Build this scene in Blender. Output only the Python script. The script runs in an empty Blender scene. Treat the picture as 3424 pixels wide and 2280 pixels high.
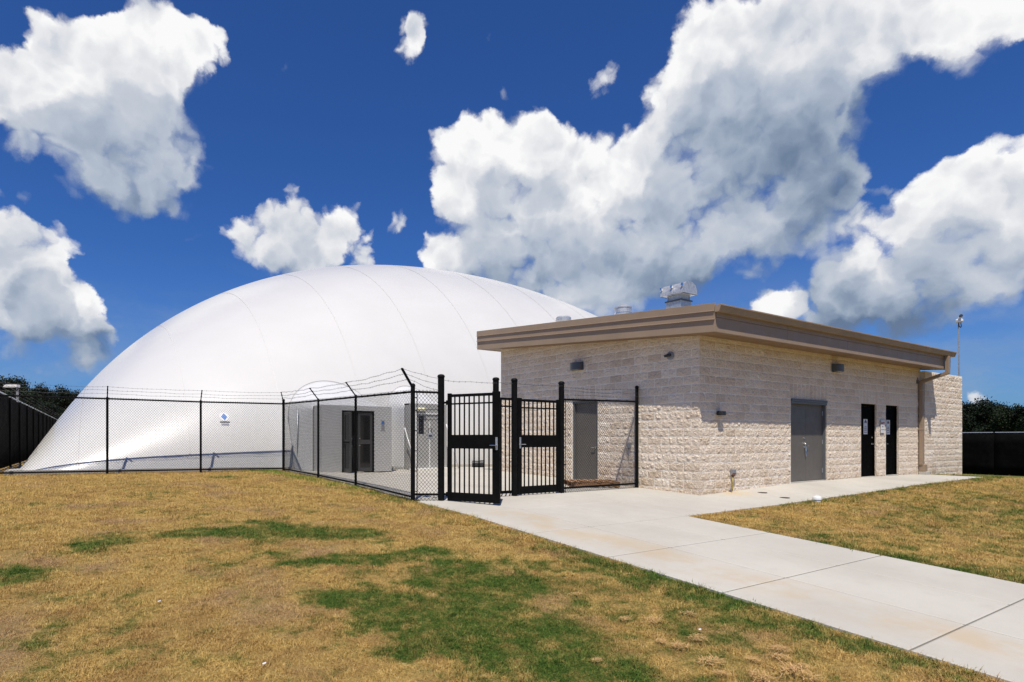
import bpy, bmesh, math, random
from mathutils import Vector, Matrix, noise as mnoise
random.seed(11)
PI = math.pi
scene = bpy.context.scene

# ---------------------------------------------------------------- camera
CAM = Vector((-12.21, -8.29, 1.28))
YAW = math.radians(57.6)
FWD = Vector((math.cos(YAW), math.sin(YAW), 0.0))
RGT = Vector((math.sin(YAW), -math.cos(YAW), 0.0))
cd = bpy.data.cameras.new('camera')
cam = bpy.data.objects.new('camera', cd)
scene.collection.objects.link(cam)
cam.location = CAM
cam.rotation_euler = (PI / 2, 0, YAW - PI / 2)
cd.sensor_width = 36.0
cd.lens = 20.87
cd.shift_x = 0.0680
cd.shift_y = 0.0958
cd.clip_start = 0.05
cd.clip_end = 2000.0
scene.camera = cam

# ---------------------------------------------------------------- light
SUN = Vector((-0.31, -0.36, 1.0)).normalized()
sl = bpy.data.lights.new('sun', 'SUN')
sl.energy = 4.2
sl.angle = math.radians(0.53)
sl.color = (1.0, 0.935, 0.84)
so = bpy.data.objects.new('sun', sl)
scene.collection.objects.link(so)
so.rotation_euler = (-SUN).to_track_quat('-Z', 'Y').to_euler()
so.location = (0, 0, 60)

scene.view_settings.view_transform = 'Standard'
scene.view_settings.look = 'None'
scene.view_settings.exposure = 0.40
scene.view_settings.gamma = 1.0
scene.view_settings.use_curve_mapping = False

SKY_STRENGTH = 0.082
SKY_TINT = (0.24, 0.49, 0.93)
CLOUD_GAIN = 0.78


# ---------------------------------------------------------------- node helpers
class NT:
    """small helper round a node tree"""
    def __init__(self, tree):
        self.t = tree

    def n(self, kind, **kw):
        nd = self.t.nodes.new(kind)
        for k, v in kw.items():
            setattr(nd, k, v)
        return nd

    def set(self, sock, v):
        if hasattr(v, 'is_output'):
            self.t.links.new(v, sock)
        elif v is not None:
            if sock.type == 'RGBA' and len(v) == 3:
                v = (*v, 1.0)
            sock.default_value = v

    def math(self, op, a, b=None, c=None, clamp=False):
        nd = self.n('ShaderNodeMath', operation=op)
        nd.use_clamp = clamp
        for i, v in enumerate((a, b, c)):
            if v is not None:
                self.set(nd.inputs[i], v)
        return nd.outputs[0]

    def vmath(self, op, a, b=None, scale=None):
        nd = self.n('ShaderNodeVectorMath', operation=op)
        self.set(nd.inputs[0], a)
        if b is not None:
            self.set(nd.inputs[1], b)
        if scale is not None:
            self.set(nd.inputs['Scale'], scale)
        return nd.outputs['Value'] if op in ('DISTANCE', 'DOT_PRODUCT', 'LENGTH') else nd.outputs[0]

    def maprange(self, v, a, b, c=0.0, d=1.0, kind='SMOOTHSTEP'):
        nd = self.n('ShaderNodeMapRange', interpolation_type=kind)
        self.set(nd.inputs['Value'], v)
        self.set(nd.inputs['From Min'], a)
        self.set(nd.inputs['From Max'], b)
        self.set(nd.inputs['To Min'], c)
        self.set(nd.inputs['To Max'], d)
        return nd.outputs[0]

    def noise(self, vec, scale, detail=4.0, rough=0.55, lac=2.0, dist=0.0, out='Fac'):
        nd = self.n('ShaderNodeTexNoise')
        if vec is not None:
            self.set(nd.inputs['Vector'], vec)
        nd.inputs['Scale'].default_value = scale
        nd.inputs['Detail'].default_value = detail
        nd.inputs['Roughness'].default_value = rough
        nd.inputs['Lacunarity'].default_value = lac
        nd.inputs['Distortion'].default_value = dist
        return nd.outputs[out]

    def mix(self, fac, a, b, mode='MIX'):
        nd = self.n('ShaderNodeMix', data_type='RGBA', blend_type=mode)
        self.set(nd.inputs[0], fac)
        self.set(nd.inputs[6], a)
        self.set(nd.inputs[7], b)
        return nd.outputs[2]

    def ramp(self, fac, stops, interp='LINEAR'):
        nd = self.n('ShaderNodeValToRGB')
        self.set(nd.inputs[0], fac)
        cr = nd.color_ramp
        cr.interpolation = interp
        while len(cr.elements) < len(stops):
            cr.elements.new(0.5)
        for e, (p, c) in zip(cr.elements, stops):
            e.position = p
            e.color = (*c, 1.0) if len(c) == 3 else c
        return nd.outputs[0]


# ---------------------------------------------------------------- world: sky with cumulus
world = bpy.data.worlds.new('World')
scene.world = world
world.use_nodes = True
wt = world.node_tree
wt.nodes.clear()
W = NT(wt)
# cumulus: direction (x, y, z), angular radius, brightness
CLOUDS = [(-0.041,0.886,0.462,0.039,0.9),(0.018,0.869,0.495,0.035,0.95),(0.085,0.858,0.507,0.037,0.95),(0.14,0.838,0.527,0.025,0.95),(0.047,0.885,0.464,0.05,0.75),(0.117,0.865,0.488,0.039,0.9),(-0.028,0.908,0.418,0.048,0.75),(0.039,0.909,0.415,0.054,0.7),(0.105,0.897,0.429,0.046,0.75),(-0.052,0.925,0.375,0.034,0.65),(0.076,0.925,0.373,0.044,0.65),(0.14,0.91,0.389,0.034,0.75),(0.042,0.937,0.346,0.024,0.6),(0.093,0.932,0.349,0.025,0.6),(0.162,0.824,0.543,0.013,0.95),(-0.067,0.898,0.434,0.036,0.8),(-0.04,0.859,0.51,0.024,0.35),(0.083,0.832,0.549,0.024,0.35),(-0.063,0.964,0.257,0.033,0.85),(-0.02,0.964,0.265,0.025,0.85),(-0.05,0.976,0.21,0.042,0.45),(-0.008,0.981,0.193,0.033,0.85),(-0.055,0.985,0.161,0.032,0.7),(0.018,0.982,0.187,0.02,0.9),(-0.0,0.992,0.129,0.025,0.4),(0.053,0.989,0.139,0.021,0.4),(-0.065,0.99,0.123,0.026,0.4),(0.279,0.895,0.348,0.033,0.97),(0.384,0.853,0.353,0.029,0.97),(0.247,0.92,0.306,0.033,0.85),(0.315,0.899,0.305,0.041,0.7),(0.377,0.873,0.309,0.037,0.8),(0.416,0.851,0.32,0.02,0.85),(0.28,0.917,0.283,0.026,0.6),(0.343,0.896,0.281,0.03,0.6),(0.405,0.869,0.285,0.02,0.7),(0.522,0.745,0.416,0.054,0.95),(0.561,0.698,0.446,0.043,0.97),(0.608,0.65,0.455,0.037,1.0),(0.666,0.607,0.433,0.036,1.0),(0.593,0.706,0.388,0.064,0.85),(0.516,0.771,0.373,0.033,0.95),(0.661,0.645,0.382,0.062,0.9),(0.54,0.782,0.313,0.044,0.85),(0.61,0.726,0.317,0.06,0.75),(0.68,0.655,0.329,0.058,0.85),(0.574,0.77,0.28,0.041,0.45),(0.665,0.696,0.27,0.05,0.3),(0.743,0.599,0.298,0.057,0.55),(0.783,0.538,0.313,0.048,0.75),(0.833,0.454,0.316,0.036,0.95),(0.819,0.499,0.283,0.044,0.6),(0.785,0.561,0.262,0.04,0.3),(0.733,0.632,0.251,0.033,0.25),(0.508,0.81,0.294,0.021,0.8),(0.714,0.528,0.461,0.044,0.8),(0.697,0.505,0.509,0.039,0.97),(0.705,0.465,0.536,0.037,1.0),(0.76,0.502,0.414,0.061,0.5),(0.757,0.455,0.469,0.062,0.6),(0.807,0.436,0.399,0.063,0.4),(0.754,0.408,0.515,0.057,0.85),(0.806,0.381,0.453,0.048,0.6),(0.797,0.342,0.498,0.053,0.85),(0.827,0.292,0.48,0.042,0.85),(0.851,0.24,0.468,0.039,0.95),(0.862,0.207,0.462,0.03,1.0),(0.839,0.408,0.36,0.047,0.3),(0.813,0.464,0.351,0.05,0.3),(0.869,0.373,0.326,0.033,0.15),(0.888,0.327,0.322,0.022,0.2),(0.717,0.571,0.4,0.041,0.85),(0.757,0.541,0.366,0.047,0.8),(0.834,0.373,0.407,0.034,0.45),(0.915,0.231,0.331,0.029,1.0),(0.91,0.265,0.318,0.029,1.0),(0.934,0.228,0.274,0.038,0.9),(0.912,0.295,0.286,0.035,0.9),(0.895,0.344,0.282,0.03,0.85),(0.879,0.394,0.27,0.034,0.9),(0.915,0.328,0.236,0.044,0.8),(0.938,0.265,0.223,0.045,0.85),(0.899,0.381,0.217,0.032,0.4),(0.93,0.319,0.185,0.037,0.3),(0.949,0.264,0.171,0.032,0.6),(0.953,0.229,0.201,0.035,0.85),(0.91,0.37,0.187,0.029,0.15),(0.887,0.408,0.216,0.022,0.35),(0.867,0.457,0.199,0.021,0.97),(0.878,0.432,0.205,0.017,0.9),(0.859,0.474,0.195,0.015,0.9),(0.857,0.451,0.249,0.018,0.7),(0.844,0.482,0.236,0.016,0.5),(0.703,0.677,0.219,0.041,1.0),(0.673,0.704,0.227,0.027,1.0),(0.738,0.641,0.209,0.035,1.0),(0.765,0.609,0.21,0.02,0.95),(0.814,0.541,0.209,0.012,0.9),(0.963,0.265,0.053,0.007,0.6),(0.97,0.233,0.063,0.009,0.6),(0.026,0.994,0.109,0.012,0.6),(0.396,0.728,0.56,0.017,0.75),(0.407,0.71,0.575,0.009,0.5),(0.634,0.581,0.511,0.016,0.85),(0.614,0.612,0.498,0.011,0.6),(0.452,0.825,0.34,0.015,0.7),(0.172,0.939,0.298,0.008,0.8),(0.215,0.902,0.374,0.007,0.8),(0.175,0.846,0.503,0.007,0.4),(0.723,0.598,0.346,0.043,0.8),(0.715,0.642,0.278,0.046,0.5),(0.762,0.598,0.247,0.032,0.35),(0.642,0.722,0.258,0.041,0.3),(-0.005,0.922,0.386,0.045,0.75),(0.087,0.879,0.468,0.041,0.8),(-0.0,0.894,0.448,0.038,0.8),(0.318,0.906,0.281,0.03,0.5),(0.61,0.748,0.26,0.041,0.35),(0.911,0.282,0.303,0.027,0.9),(0.942,0.242,0.233,0.035,0.8),(0.788,0.507,0.349,0.052,0.4),(0.744,0.527,0.411,0.04,0.6),(0.725,0.605,0.33,0.037,0.65),(0.786,0.518,0.336,0.038,0.5),(0.823,0.445,0.352,0.038,0.3),(0.854,0.437,0.283,0.028,0.4),(0.933,0.224,0.283,0.029,0.8),(0.156,0.839,0.522,0.018,0.95),(0.152,0.912,0.38,0.026,0.75),(0.126,0.927,0.355,0.023,0.7),(0.17,0.825,0.539,0.011,0.95),(-0.045,0.97,0.239,0.031,0.7),(-0.045,0.982,0.183,0.037,0.5),(-0.025,0.975,0.219,0.032,0.7),(0.35,0.878,0.326,0.033,0.85),(0.409,0.86,0.304,0.028,0.8),(0.229,0.928,0.292,0.028,0.8),(0.816,0.491,0.305,0.035,0.6),(0.785,0.569,0.244,0.038,0.25),(0.876,0.414,0.246,0.022,0.6),(0.914,0.377,0.154,0.032,0.08),(0.935,0.321,0.15,0.037,0.08),(0.954,0.269,0.13,0.028,0.12),(0.892,0.416,0.179,0.03,0.1),(0.595,0.763,0.25,0.042,0.08),(0.535,0.799,0.274,0.028,0.3),(0.8,0.549,0.242,0.028,0.2),(-0.058,0.962,0.269,0.038,0.85),(-0.0,0.964,0.265,0.02,0.8),(-0.064,0.975,0.214,0.044,0.6),(-0.028,0.973,0.227,0.032,0.6),(-0.064,0.984,0.166,0.039,0.55),(0.01,0.981,0.195,0.029,0.85),(-0.016,0.987,0.16,0.027,0.55),(0.026,0.985,0.173,0.02,0.8),(0.035,0.942,0.334,0.027,0.6),(0.077,0.941,0.33,0.022,0.65),(0.144,0.898,0.416,0.028,0.8),(-0.046,0.99,0.131,0.024,0.35),(0.863,0.467,0.194,0.026,0.9),(0.846,0.496,0.195,0.015,0.85),(-0.021,0.995,0.097,0.022,0.5),(-0.065,0.994,0.088,0.026,0.45),(0.042,0.991,0.129,0.02,0.5),(0.627,0.747,0.219,0.024,0.3)]
tc = W.n('ShaderNodeTexCoord')
D = W.vmath('NORMALIZE', tc.outputs['Generated'])
sky = W.n('ShaderNodeTexSky', sky_type='NISHITA')
sky.sun_disc = False
sky.sun_elevation = math.asin(SUN.z)
sky.sun_rotation = math.atan2(SUN.x, SUN.y)
sky.altitude = 200.0
sky.air_density = 1.0
sky.dust_density = 0.6
sky.ozone_density = 2.5
# domain warp gives the billowing outlines
w1 = W.noise(D, 7.0, 2.0, 0.5, out='Color')
w2 = W.noise(D, 24.0, 5.0, 0.62, out='Color')
wv = W.vmath('SCALE', W.vmath('SUBTRACT', w1, (0.5, 0.5, 0.5)), scale=0.055)
wv2 = W.vmath('SCALE', W.vmath('SUBTRACT', w2, (0.5, 0.5, 0.5)), scale=0.036)
P = W.vmath('NORMALIZE', W.vmath('ADD', W.vmath('ADD', D, wv), wv2))
def cumulus_field():
    gt_ = bpy.data.node_groups.new('cumulus_field', 'ShaderNodeTree')
    gt_.interface.new_socket('Vector', in_out='INPUT', socket_type='NodeSocketVector')
    gt_.interface.new_socket('Cover', in_out='OUTPUT', socket_type='NodeSocketFloat')
    gt_.interface.new_socket('Tone', in_out='OUTPUT', socket_type='NodeSocketFloat')
    G = NT(gt_)
    Pin = G.n('NodeGroupInput').outputs[0]
    PX = G.n('ShaderNodeSeparateXYZ'); G.set(PX.inputs[0], Pin)
    SPL = []
    for k in range(3):
        cb = G.n('ShaderNodeCombineXYZ')
        for q in range(3): G.set(cb.inputs[q], PX.outputs[k])
        SPL.append(cb.outputs[0])
    def vma(a_, b_, c_):
        nd = G.n('ShaderNodeVectorMath', operation='MULTIPLY_ADD')
        G.set(nd.inputs[0], a_); G.set(nd.inputs[1], b_); G.set(nd.inputs[2], c_)
        return nd.outputs[0]
    TONES = [0.15, 0.35, 0.5, 0.65, 0.8, 0.97]
    bins = {t: [] for t in TONES}
    for c_ in CLOUDS:
        bins[min(TONES, key=lambda t: abs(t - c_[4]))].append(c_)
    acc = None; tone = None
    for t_, lst in bins.items():
        vs = None
        while len(lst) % 3: lst.append((0.0, 0.0, -1.0, 0.001, 0.0))
        for i in range(0, len(lst), 3):
            tri = lst[i:i + 3]
            K = [1.0 / (0.5 * (c_[3] * 1.58 if c_[3] > 0.03 else c_[3] * 1.5) ** 2) for c_ in tri]
            A = [min(1.0, 0.12 + c_[3] * 16.0) for c_ in tri]      # small wisps stay thin
            v = vma(SPL[0], tuple(c_[0] * k * a for c_, k, a in zip(tri, K, A)), tuple((1 - k) * a for k, a in zip(K, A)))
            v = vma(SPL[1], tuple(c_[1] * k * a for c_, k, a in zip(tri, K, A)), v)
            v = vma(SPL[2], tuple(c_[2] * k * a for c_, k, a in zip(tri, K, A)), v)
            v = G.vmath('MAXIMUM', v, (0, 0, 0))
            vs = v if vs is None else G.vmath('ADD', vs, v)
        s_ = G.vmath('DOT_PRODUCT', vs, (1, 1, 1))
        acc = s_ if acc is None else G.math('ADD', acc, s_)
        tone = G.math('MULTIPLY', s_, t_) if tone is None else G.math('MULTIPLY_ADD', s_, t_, tone)
    toneN = G.math('DIVIDE', tone, G.math('MAXIMUM', acc, 0.001))

    go_ = G.n('NodeGroupOutput'); G.set(go_.inputs[0], acc); G.set(go_.inputs[1], toneN)
    return gt_
CF = cumulus_field()
def field(vec):
    g_ = W.n('ShaderNodeGroup'); g_.node_tree = CF
    W.set(g_.inputs[0], vec)
    return g_.outputs[0], g_.outputs[1]
acc, toneN = field(P)
acc2, _t = field(W.vmath('NORMALIZE', W.vmath('ADD', P, (-0.022, -0.012, 0.062))))
# the rest of the sky carries the same kind of scattered cumulus
view_c = (FWD + RGT * 0.12 + Vector((0, 0, 0.17))).normalized()
outside = W.maprange(W.vmath('DOT_PRODUCT', D, tuple(view_c)), math.cos(math.radians(50)), math.cos(math.radians(62)))
gen = W.maprange(W.noise(P, 2.6, 2.0, 0.5), 0.52, 0.72)
sx = W.n('ShaderNodeSeparateXYZ')
wt.links.new(D, sx.inputs[0])
Z = sx.outputs[2]
up = W.maprange(Z, 0.02, 0.15)
genf = W.math('MULTIPLY', W.math('MULTIPLY', gen, outside), up)
B = W.math('MAXIMUM', W.math('MINIMUM', acc, 1.3), genf)
T = W.math('MAXIMUM', toneN, W.math('MULTIPLY', genf, 0.7))
# flattened coordinates stretch the billows a little sideways
SUNOFF = Vector((-0.012, -0.006, 0.022))
def billow(vec):
    a = W.noise(vec, 10.0, 8.0, 0.58)
    v = W.n('ShaderNodeTexVoronoi', feature='F1')
    W.set(v.inputs['Vector'], vec)
    v.inputs['Scale'].default_value = 17.0
    v.inputs['Detail'].default_value = 2.0
    v.inputs['Roughness'].default_value = 0.6
    return W.math('MULTIPLY_ADD', v.outputs['Distance'], -0.75, W.math('ADD', a, 0.25))
b0 = billow(P)
b1 = billow(W.vmath('ADD', P, tuple(SUNOFF)))
dens = W.math('MULTIPLY_ADD', W.math('SUBTRACT', b0, 0.43), 1.05, B)
lit = W.math('SUBTRACT', W.math('MINIMUM', acc, 1.7), W.math('MINIMUM', acc2, 1.7))          # > 0 near sunlit tops, < 0 near the bases
soft = W.maprange(lit, 0.25, -0.35, 0.52, 1.0)
alpha = W.maprange(dens, 0.06, soft)
relief = W.math('SUBTRACT', b0, b1)
big = W.math('SUBTRACT', W.noise(P, 5.0, 2.0, 0.5), W.noise(W.vmath('ADD', P, (-0.02, -0.01, 0.045)), 5.0, 2.0, 0.5))
rim = W.maprange(dens, 0.35, 1.3, 0.14, -0.06)
litc = W.maprange(lit, -0.55, 0.55, -0.30, 0.22, 'LINEAR')
br = W.math('ADD', W.math('ADD', W.math('MULTIPLY_ADD', relief, 0.48, W.math('MULTIPLY', T, 0.92)), litc), W.math('MULTIPLY_ADD', big, 0.75, rim))
ccol = W.ramp(W.math('MULTIPLY_ADD', br, 0.84, -0.02, clamp=True), [
    (0.0, (0.13, 0.19, 0.30)), (0.22, (0.25, 0.32, 0.43)), (0.45, (0.42, 0.48, 0.58)),
    (0.66, (0.56, 0.60, 0.67)), (0.84, (0.76, 0.77, 0.80)), (1.0, (0.93, 0.93, 0.93))])
skyc = W.mix(1.0, sky.outputs[0], SKY_TINT, 'MULTIPLY')
skyc = W.vmath('SCALE', skyc, scale=SKY_STRENGTH)
cc = W.vmath('SCALE', ccol, scale=CLOUD_GAIN)
# thin hazy cloud low over the horizon
thin = W.maprange(W.noise(W.vmath('MULTIPLY', P, (2.6, 2.6, 9.0)), 1.6, 5.0, 0.6), 0.38, 0.72, 0.10, 0.62)
thin = W.math('MULTIPLY', thin, W.maprange(Z, 0.30, 0.02, 0.0, 1.0))
skyc = W.mix(thin, skyc, tuple(CLOUD_GAIN * v for v in (0.30, 0.38, 0.49)))
final = W.mix(alpha, skyc, cc)
bg = W.n('ShaderNodeBackground')
W.set(bg.inputs[0], final)
bg.inputs[1].default_value = 1.0
wo = W.n('ShaderNodeOutputWorld')
wt.links.new(bg.outputs[0], wo.inputs[0])
world.cycles.sampling_method = 'NONE'


# ---------------------------------------------------------------- object helpers
def link(o):
    scene.collection.objects.link(o)
    return o

def tag(o, label=None, cat=None, group=None, kind=None):
    if label: o['label'] = label
    if cat: o['category'] = cat
    if group: o['group'] = group
    if kind: o['kind'] = kind
    return o

def thing(name, label, cat, loc=(0, 0, 0), group=None):
    o = bpy.data.objects.new(name, None)
    o.empty_display_size = 0.2
    o.location = loc
    link(o)
    return tag(o, label, cat, group)

def wloc(o):
    v = Vector((0, 0, 0))
    while o is not None:
        v = v + Vector(o.location)
        o = o.parent
    return v

class MB:
    """collects vertices and faces in WORLD coordinates"""
    def __init__(self):
        self.v = []
        self.f = []
        self.smooth = False

    def quadbox(self, p):
        """eight corners: 0-3 bottom loop, 4-7 top loop"""
        b = len(self.v)
        self.v += [tuple(q) for q in p]
        for f in ((3, 2, 1, 0), (4, 5, 6, 7), (0, 1, 5, 4), (1, 2, 6, 5), (2, 3, 7, 6), (3, 0, 4, 7)):
            self.f.append(tuple(b + i for i in f))
        return self

    def box(self, x0, x1, y0, y1, z0, z1):
        return self.quadbox([(x0, y0, z0), (x1, y0, z0), (x1, y1, z0), (x0, y1, z0),
                             (x0, y0, z1), (x1, y0, z1), (x1, y1, z1), (x0, y1, z1)])

    def obox(self, o, ax, ay, a0, a1, b0, b1, z0, z1):
        """box in a frame with origin o, horizontal axes ax, ay"""
        o = Vector(o)
        def P(a, b, z):
            return o + ax * a + ay * b + Vector((0, 0, z))
        return self.quadbox([P(a0, b0, z0), P(a1, b0, z0), P(a1, b1, z0), P(a0, b1, z0),
                             P(a0, b0, z1), P(a1, b0, z1), P(a1, b1, z1), P(a0, b1, z1)])

    def tube(self, pts, r, n=8, caps=True, radii=None):
        pts = [Vector(p) for p in pts]
        base = len(self.v)
        prev = None
        for i, p in enumerate(pts):
            if i == 0: d = pts[1] - pts[0]
            elif i == len(pts) - 1: d = pts[-1] - pts[-2]
            else: d = (pts[i + 1] - pts[i]).normalized() + (pts[i] - pts[i - 1]).normalized()
            d.normalize()
            if prev is None:
                a = d.cross(Vector((0, 0, 1)))
                if a.length < 1e-3: a = d.cross(Vector((1, 0, 0)))
            else:
                a = prev - d * prev.dot(d)
            a.normalize(); prev = a
            b = d.cross(a)
            rr = radii[i] if radii else r
            for k in range(n):
                t = 2 * PI * k / n
                self.v.append(tuple(p + (a * math.cos(t) + b * math.sin(t)) * rr))
        for i in range(len(pts) - 1):
            for k in range(n):
                a0 = base + i * n + k; a1 = base + i * n + (k + 1) % n
                self.f.append((a0, a0 + n, a1 + n, a1))
        if caps:
            self.f.append(tuple(base + k for k in range(n)))
            self.f.append(tuple(base + (len(pts) - 1) * n + k for k in reversed(range(n))))
        return self

    def lathe(self, c, prof, n=20, axis=None):
        """prof: (radius, height) pairs round the vertical axis at c"""
        c = Vector(c)
        base = len(self.v)
        ax = Vector((0, 0, 1)) if axis is None else Vector(axis).normalized()
        a = ax.cross(Vector((0, 0, 1)))
        if a.length < 1e-3: a = Vector((1, 0, 0))
        a.normalize(); b = ax.cross(a)
        for r, h in prof:
            for k in range(n):
                t = 2 * PI * k / n
                self.v.append(tuple(c + ax * h + (a * math.cos(t) + b * math.sin(t)) * r))
        for i in range(len(prof) - 1):
            for k in range(n):
                a0 = base + i * n + k; a1 = base + i * n + (k + 1) % n
                self.f.append((a0, a1, a1 + n, a0 + n))
        self.f.append(tuple(base + k for k in reversed(range(n))))
        self.f.append(tuple(base + (len(prof) - 1) * n + k for k in range(n)))
        return self

    def prism(self, pts, d):
        """flat polygon pts extruded by vector d"""
        b = len(self.v); n = len(pts); d = Vector(d)
        self.v += [tuple(p) for p in pts] + [tuple(Vector(p) + d) for p in pts]
        self.f.append(tuple(b + i for i in reversed(range(n))))
        self.f.append(tuple(b + n + i for i in range(n)))
        for i in range(n):
            j = (i + 1) % n
            self.f.append((b + i, b + j, b + n + j, b + n + i))
        return self

    def mesh(self, name, off=Vector((0, 0, 0)), smooth=False):
        m = bpy.data.meshes.new(name)
        m.from_pydata([(x - off.x, y - off.y, z - off.z) for x, y, z in self.v], [], self.f)
        m.validate()
        bm = bmesh.new(); bm.from_mesh(m)
        bmesh.ops.recalc_face_normals(bm, faces=bm.faces)
        bm.to_mesh(m); bm.free()
        if smooth:
            for p in m.polygons: p.use_smooth = True
        return m

    def build(self, name, mat, parent=None, smooth=False, bevel=0.0, loc=None, kind=None, label=None, auto=None):
        if parent is not None and loc is None:
            loc = wloc(parent)
        off = Vector(loc) if loc is not None else Vector((0, 0, 0))
        m = self.mesh(name, off, smooth)
        o = bpy.data.objects.new(name, m)
        m.materials.append(mat)
        if parent is not None:
            o.parent = parent
            o.location = off - wloc(parent)
        else:
            o.location = off
        link(o)
        if bevel:
            bv = o.modifiers.new('bevel', 'BEVEL'); bv.width = bevel; bv.segments = 2; bv.limit_method = 'ANGLE'
        if smooth and auto is not None:
            for p in m.polygons: p.use_smooth = True
            m.set_sharp_from_angle(angle=math.radians(auto))
        if kind: o['kind'] = kind
        if label: o['label'] = label
        return o


# ---------------------------------------------------------------- materials
MATS = {}
def new_mat(name):
    m = bpy.data.materials.new(name); m.use_nodes = True
    t = m.node_tree; t.nodes.clear()
    N = NT(t)
    out = N.n('ShaderNodeOutputMaterial')
    b = N.n('ShaderNodeBsdfPrincipled')
    t.links.new(b.outputs[0], out.inputs[0])
    MATS[name] = m
    return m, N, b, out

def bump(N, b, height, strength=0.3, distance=0.01, normal=None):
    nd = N.n('ShaderNodeBump')
    nd.inputs['Strength'].default_value = strength
    nd.inputs['Distance'].default_value = distance
    N.set(nd.inputs['Height'], height)
    if normal is not None: N.set(nd.inputs['Normal'], normal)
    N.t.links.new(nd.outputs[0], b.inputs['Normal'])
    return nd.outputs[0]

def wpos(N):
    return N.n('ShaderNodeNewGeometry').outputs['Position']

def simple(name, col, rough=0.5, metal=0.0, var=0.12, scale=9.0, bmp=0.0, bscale=120.0, spec=0.5, coat=0.0, dirt=None):
    m, N, b, _ = new_mat(name)
    p = wpos(N)
    nz = N.noise(p, scale, 6.0, 0.6)
    c1 = tuple(c * (1 - var) for c in col); c2 = tuple(min(1, c * (1 + var)) for c in col)
    base = N.mix(N.maprange(nz, 0.3, 0.7), c1, c2)
    if dirt:
        base = N.mix(N.maprange(N.noise(p, 2.3, 8.0, 0.7), 0.52, 0.75, 0.0, 0.7), base, dirt)
    N.set(b.inputs['Base Color'], base)
    b.inputs['Metallic'].default_value = metal
    N.set(b.inputs['Roughness'], N.maprange(N.noise(p, scale * 3, 4.0), 0.3, 0.7, rough * 0.85, min(1, rough * 1.15)))
    b.inputs['Specular IOR Level'].default_value = spec
    b.inputs['Coat Weight'].default_value = coat
    if bmp:
        bump(N, b, N.noise(p, bscale, 4.0, 0.6), bmp, 0.004)
    return m

simple('black_vinyl', (0.005, 0.005, 0.005), 0.55, var=0.25, bmp=0.1, spec=0.1)
simple('black_paint', (0.004, 0.004, 0.004), 0.55, var=0.3, scale=5, spec=0.08)
simple('black_mesh_wire', (0.005, 0.005, 0.005), 0.6, var=0.2, spec=0.1)
simple('windscreen', (0.002, 0.002, 0.002), 0.9, var=0.5, scale=3, bmp=0.6, bscale=60, spec=0.05)
simple('galvanised', (0.50, 0.51, 0.52), 0.42, metal=0.55, var=0.18, scale=14, bmp=0.12, bscale=40)
simple('galvanised_dull', (0.42, 0.45, 0.48), 0.5, metal=0.75, var=0.15, scale=18)
simple('barbed_steel', (0.09, 0.09, 0.09), 0.6, metal=0.5)
simple('bronze_metal', (0.30, 0.22, 0.15), 0.5, var=0.06, scale=1.3, spec=0.4)
simple('bronze_trim', (0.40, 0.30, 0.21), 0.4, var=0.05, scale=1.3, spec=0.5)
simple('soffit_metal', (0.24, 0.15, 0.085), 0.6, var=0.06, scale=1.5)
simple('roof_membrane', (0.55, 0.54, 0.52), 0.8, var=0.1, scale=2)
simple('door_grey', (0.115, 0.103, 0.088), 0.5, var=0.05, scale=2.2, bmp=0.04)
simple('frame_grey', (0.11, 0.115, 0.12), 0.45, var=0.06)
simple('door_black', (0.002, 0.002, 0.002), 0.7, var=0.2, scale=3, spec=0.02)
simple('lamp_grey', (0.07, 0.078, 0.09), 0.4, var=0.08)
simple('lamp_lens', (0.25, 0.25, 0.22), 0.15)
simple('steel_bright', (0.75, 0.75, 0.74), 0.22, metal=1.0, var=0.05)
simple('rusty_pipe', (0.10, 0.035, 0.02), 0.75, var=0.4, scale=30, bmp=0.3)
simple('brass_old', (0.30, 0.20, 0.06), 0.5, var=0.3, scale=30)
simple('yellow_hose', (0.42, 0.33, 0.10), 0.6, var=0.25, scale=20)
simple('utility_grey', (0.24, 0.25, 0.27), 0.5, var=0.1)
simple('white_pvc', (0.78, 0.78, 0.76), 0.4, var=0.05)
simple('white_paint', (0.72, 0.72, 0.71), 0.45, var=0.04)
simple('vestibule_panel', (0.46, 0.455, 0.44), 0.6, var=0.03, scale=1.5)
simple('vestibule_panel_light', (0.34, 0.335, 0.32), 0.5, var=0.03, scale=1.5)
simple('aluminium', (0.065, 0.065, 0.065), 0.4, metal=0.2, var=0.06)
simple('dark_glass', (0.008, 0.009, 0.010), 0.06, var=0.1, spec=0.6)
simple('dark_inside', (0.006, 0.006, 0.007), 0.9)  # near black: the dimness of the interior is put into the colour
simple('lens_yellow', (0.75, 0.70, 0.42), 0.25, var=0.1)
simple('sign_white', (0.66, 0.66, 0.66), 0.4, var=0.03)
simple('sign_red', (0.25, 0.02, 0.025), 0.45)
simple('sign_darkred', (0.10, 0.01, 0.012), 0.45)
simple('sign_black', (0.02, 0.02, 0.025), 0.5)
simple('sign_grey', (0.22, 0.22, 0.26), 0.5)
simple('sign_blue', (0.035, 0.14, 0.42), 0.4)
simple('bark', (0.05, 0.038, 0.028), 0.9, var=0.3, bmp=0.6)
simple('pipe_black', (0.02, 0.02, 0.022), 0.5)
simple('cover_iron', (0.05, 0.035, 0.025), 0.7, var=0.4, scale=30)

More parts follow.
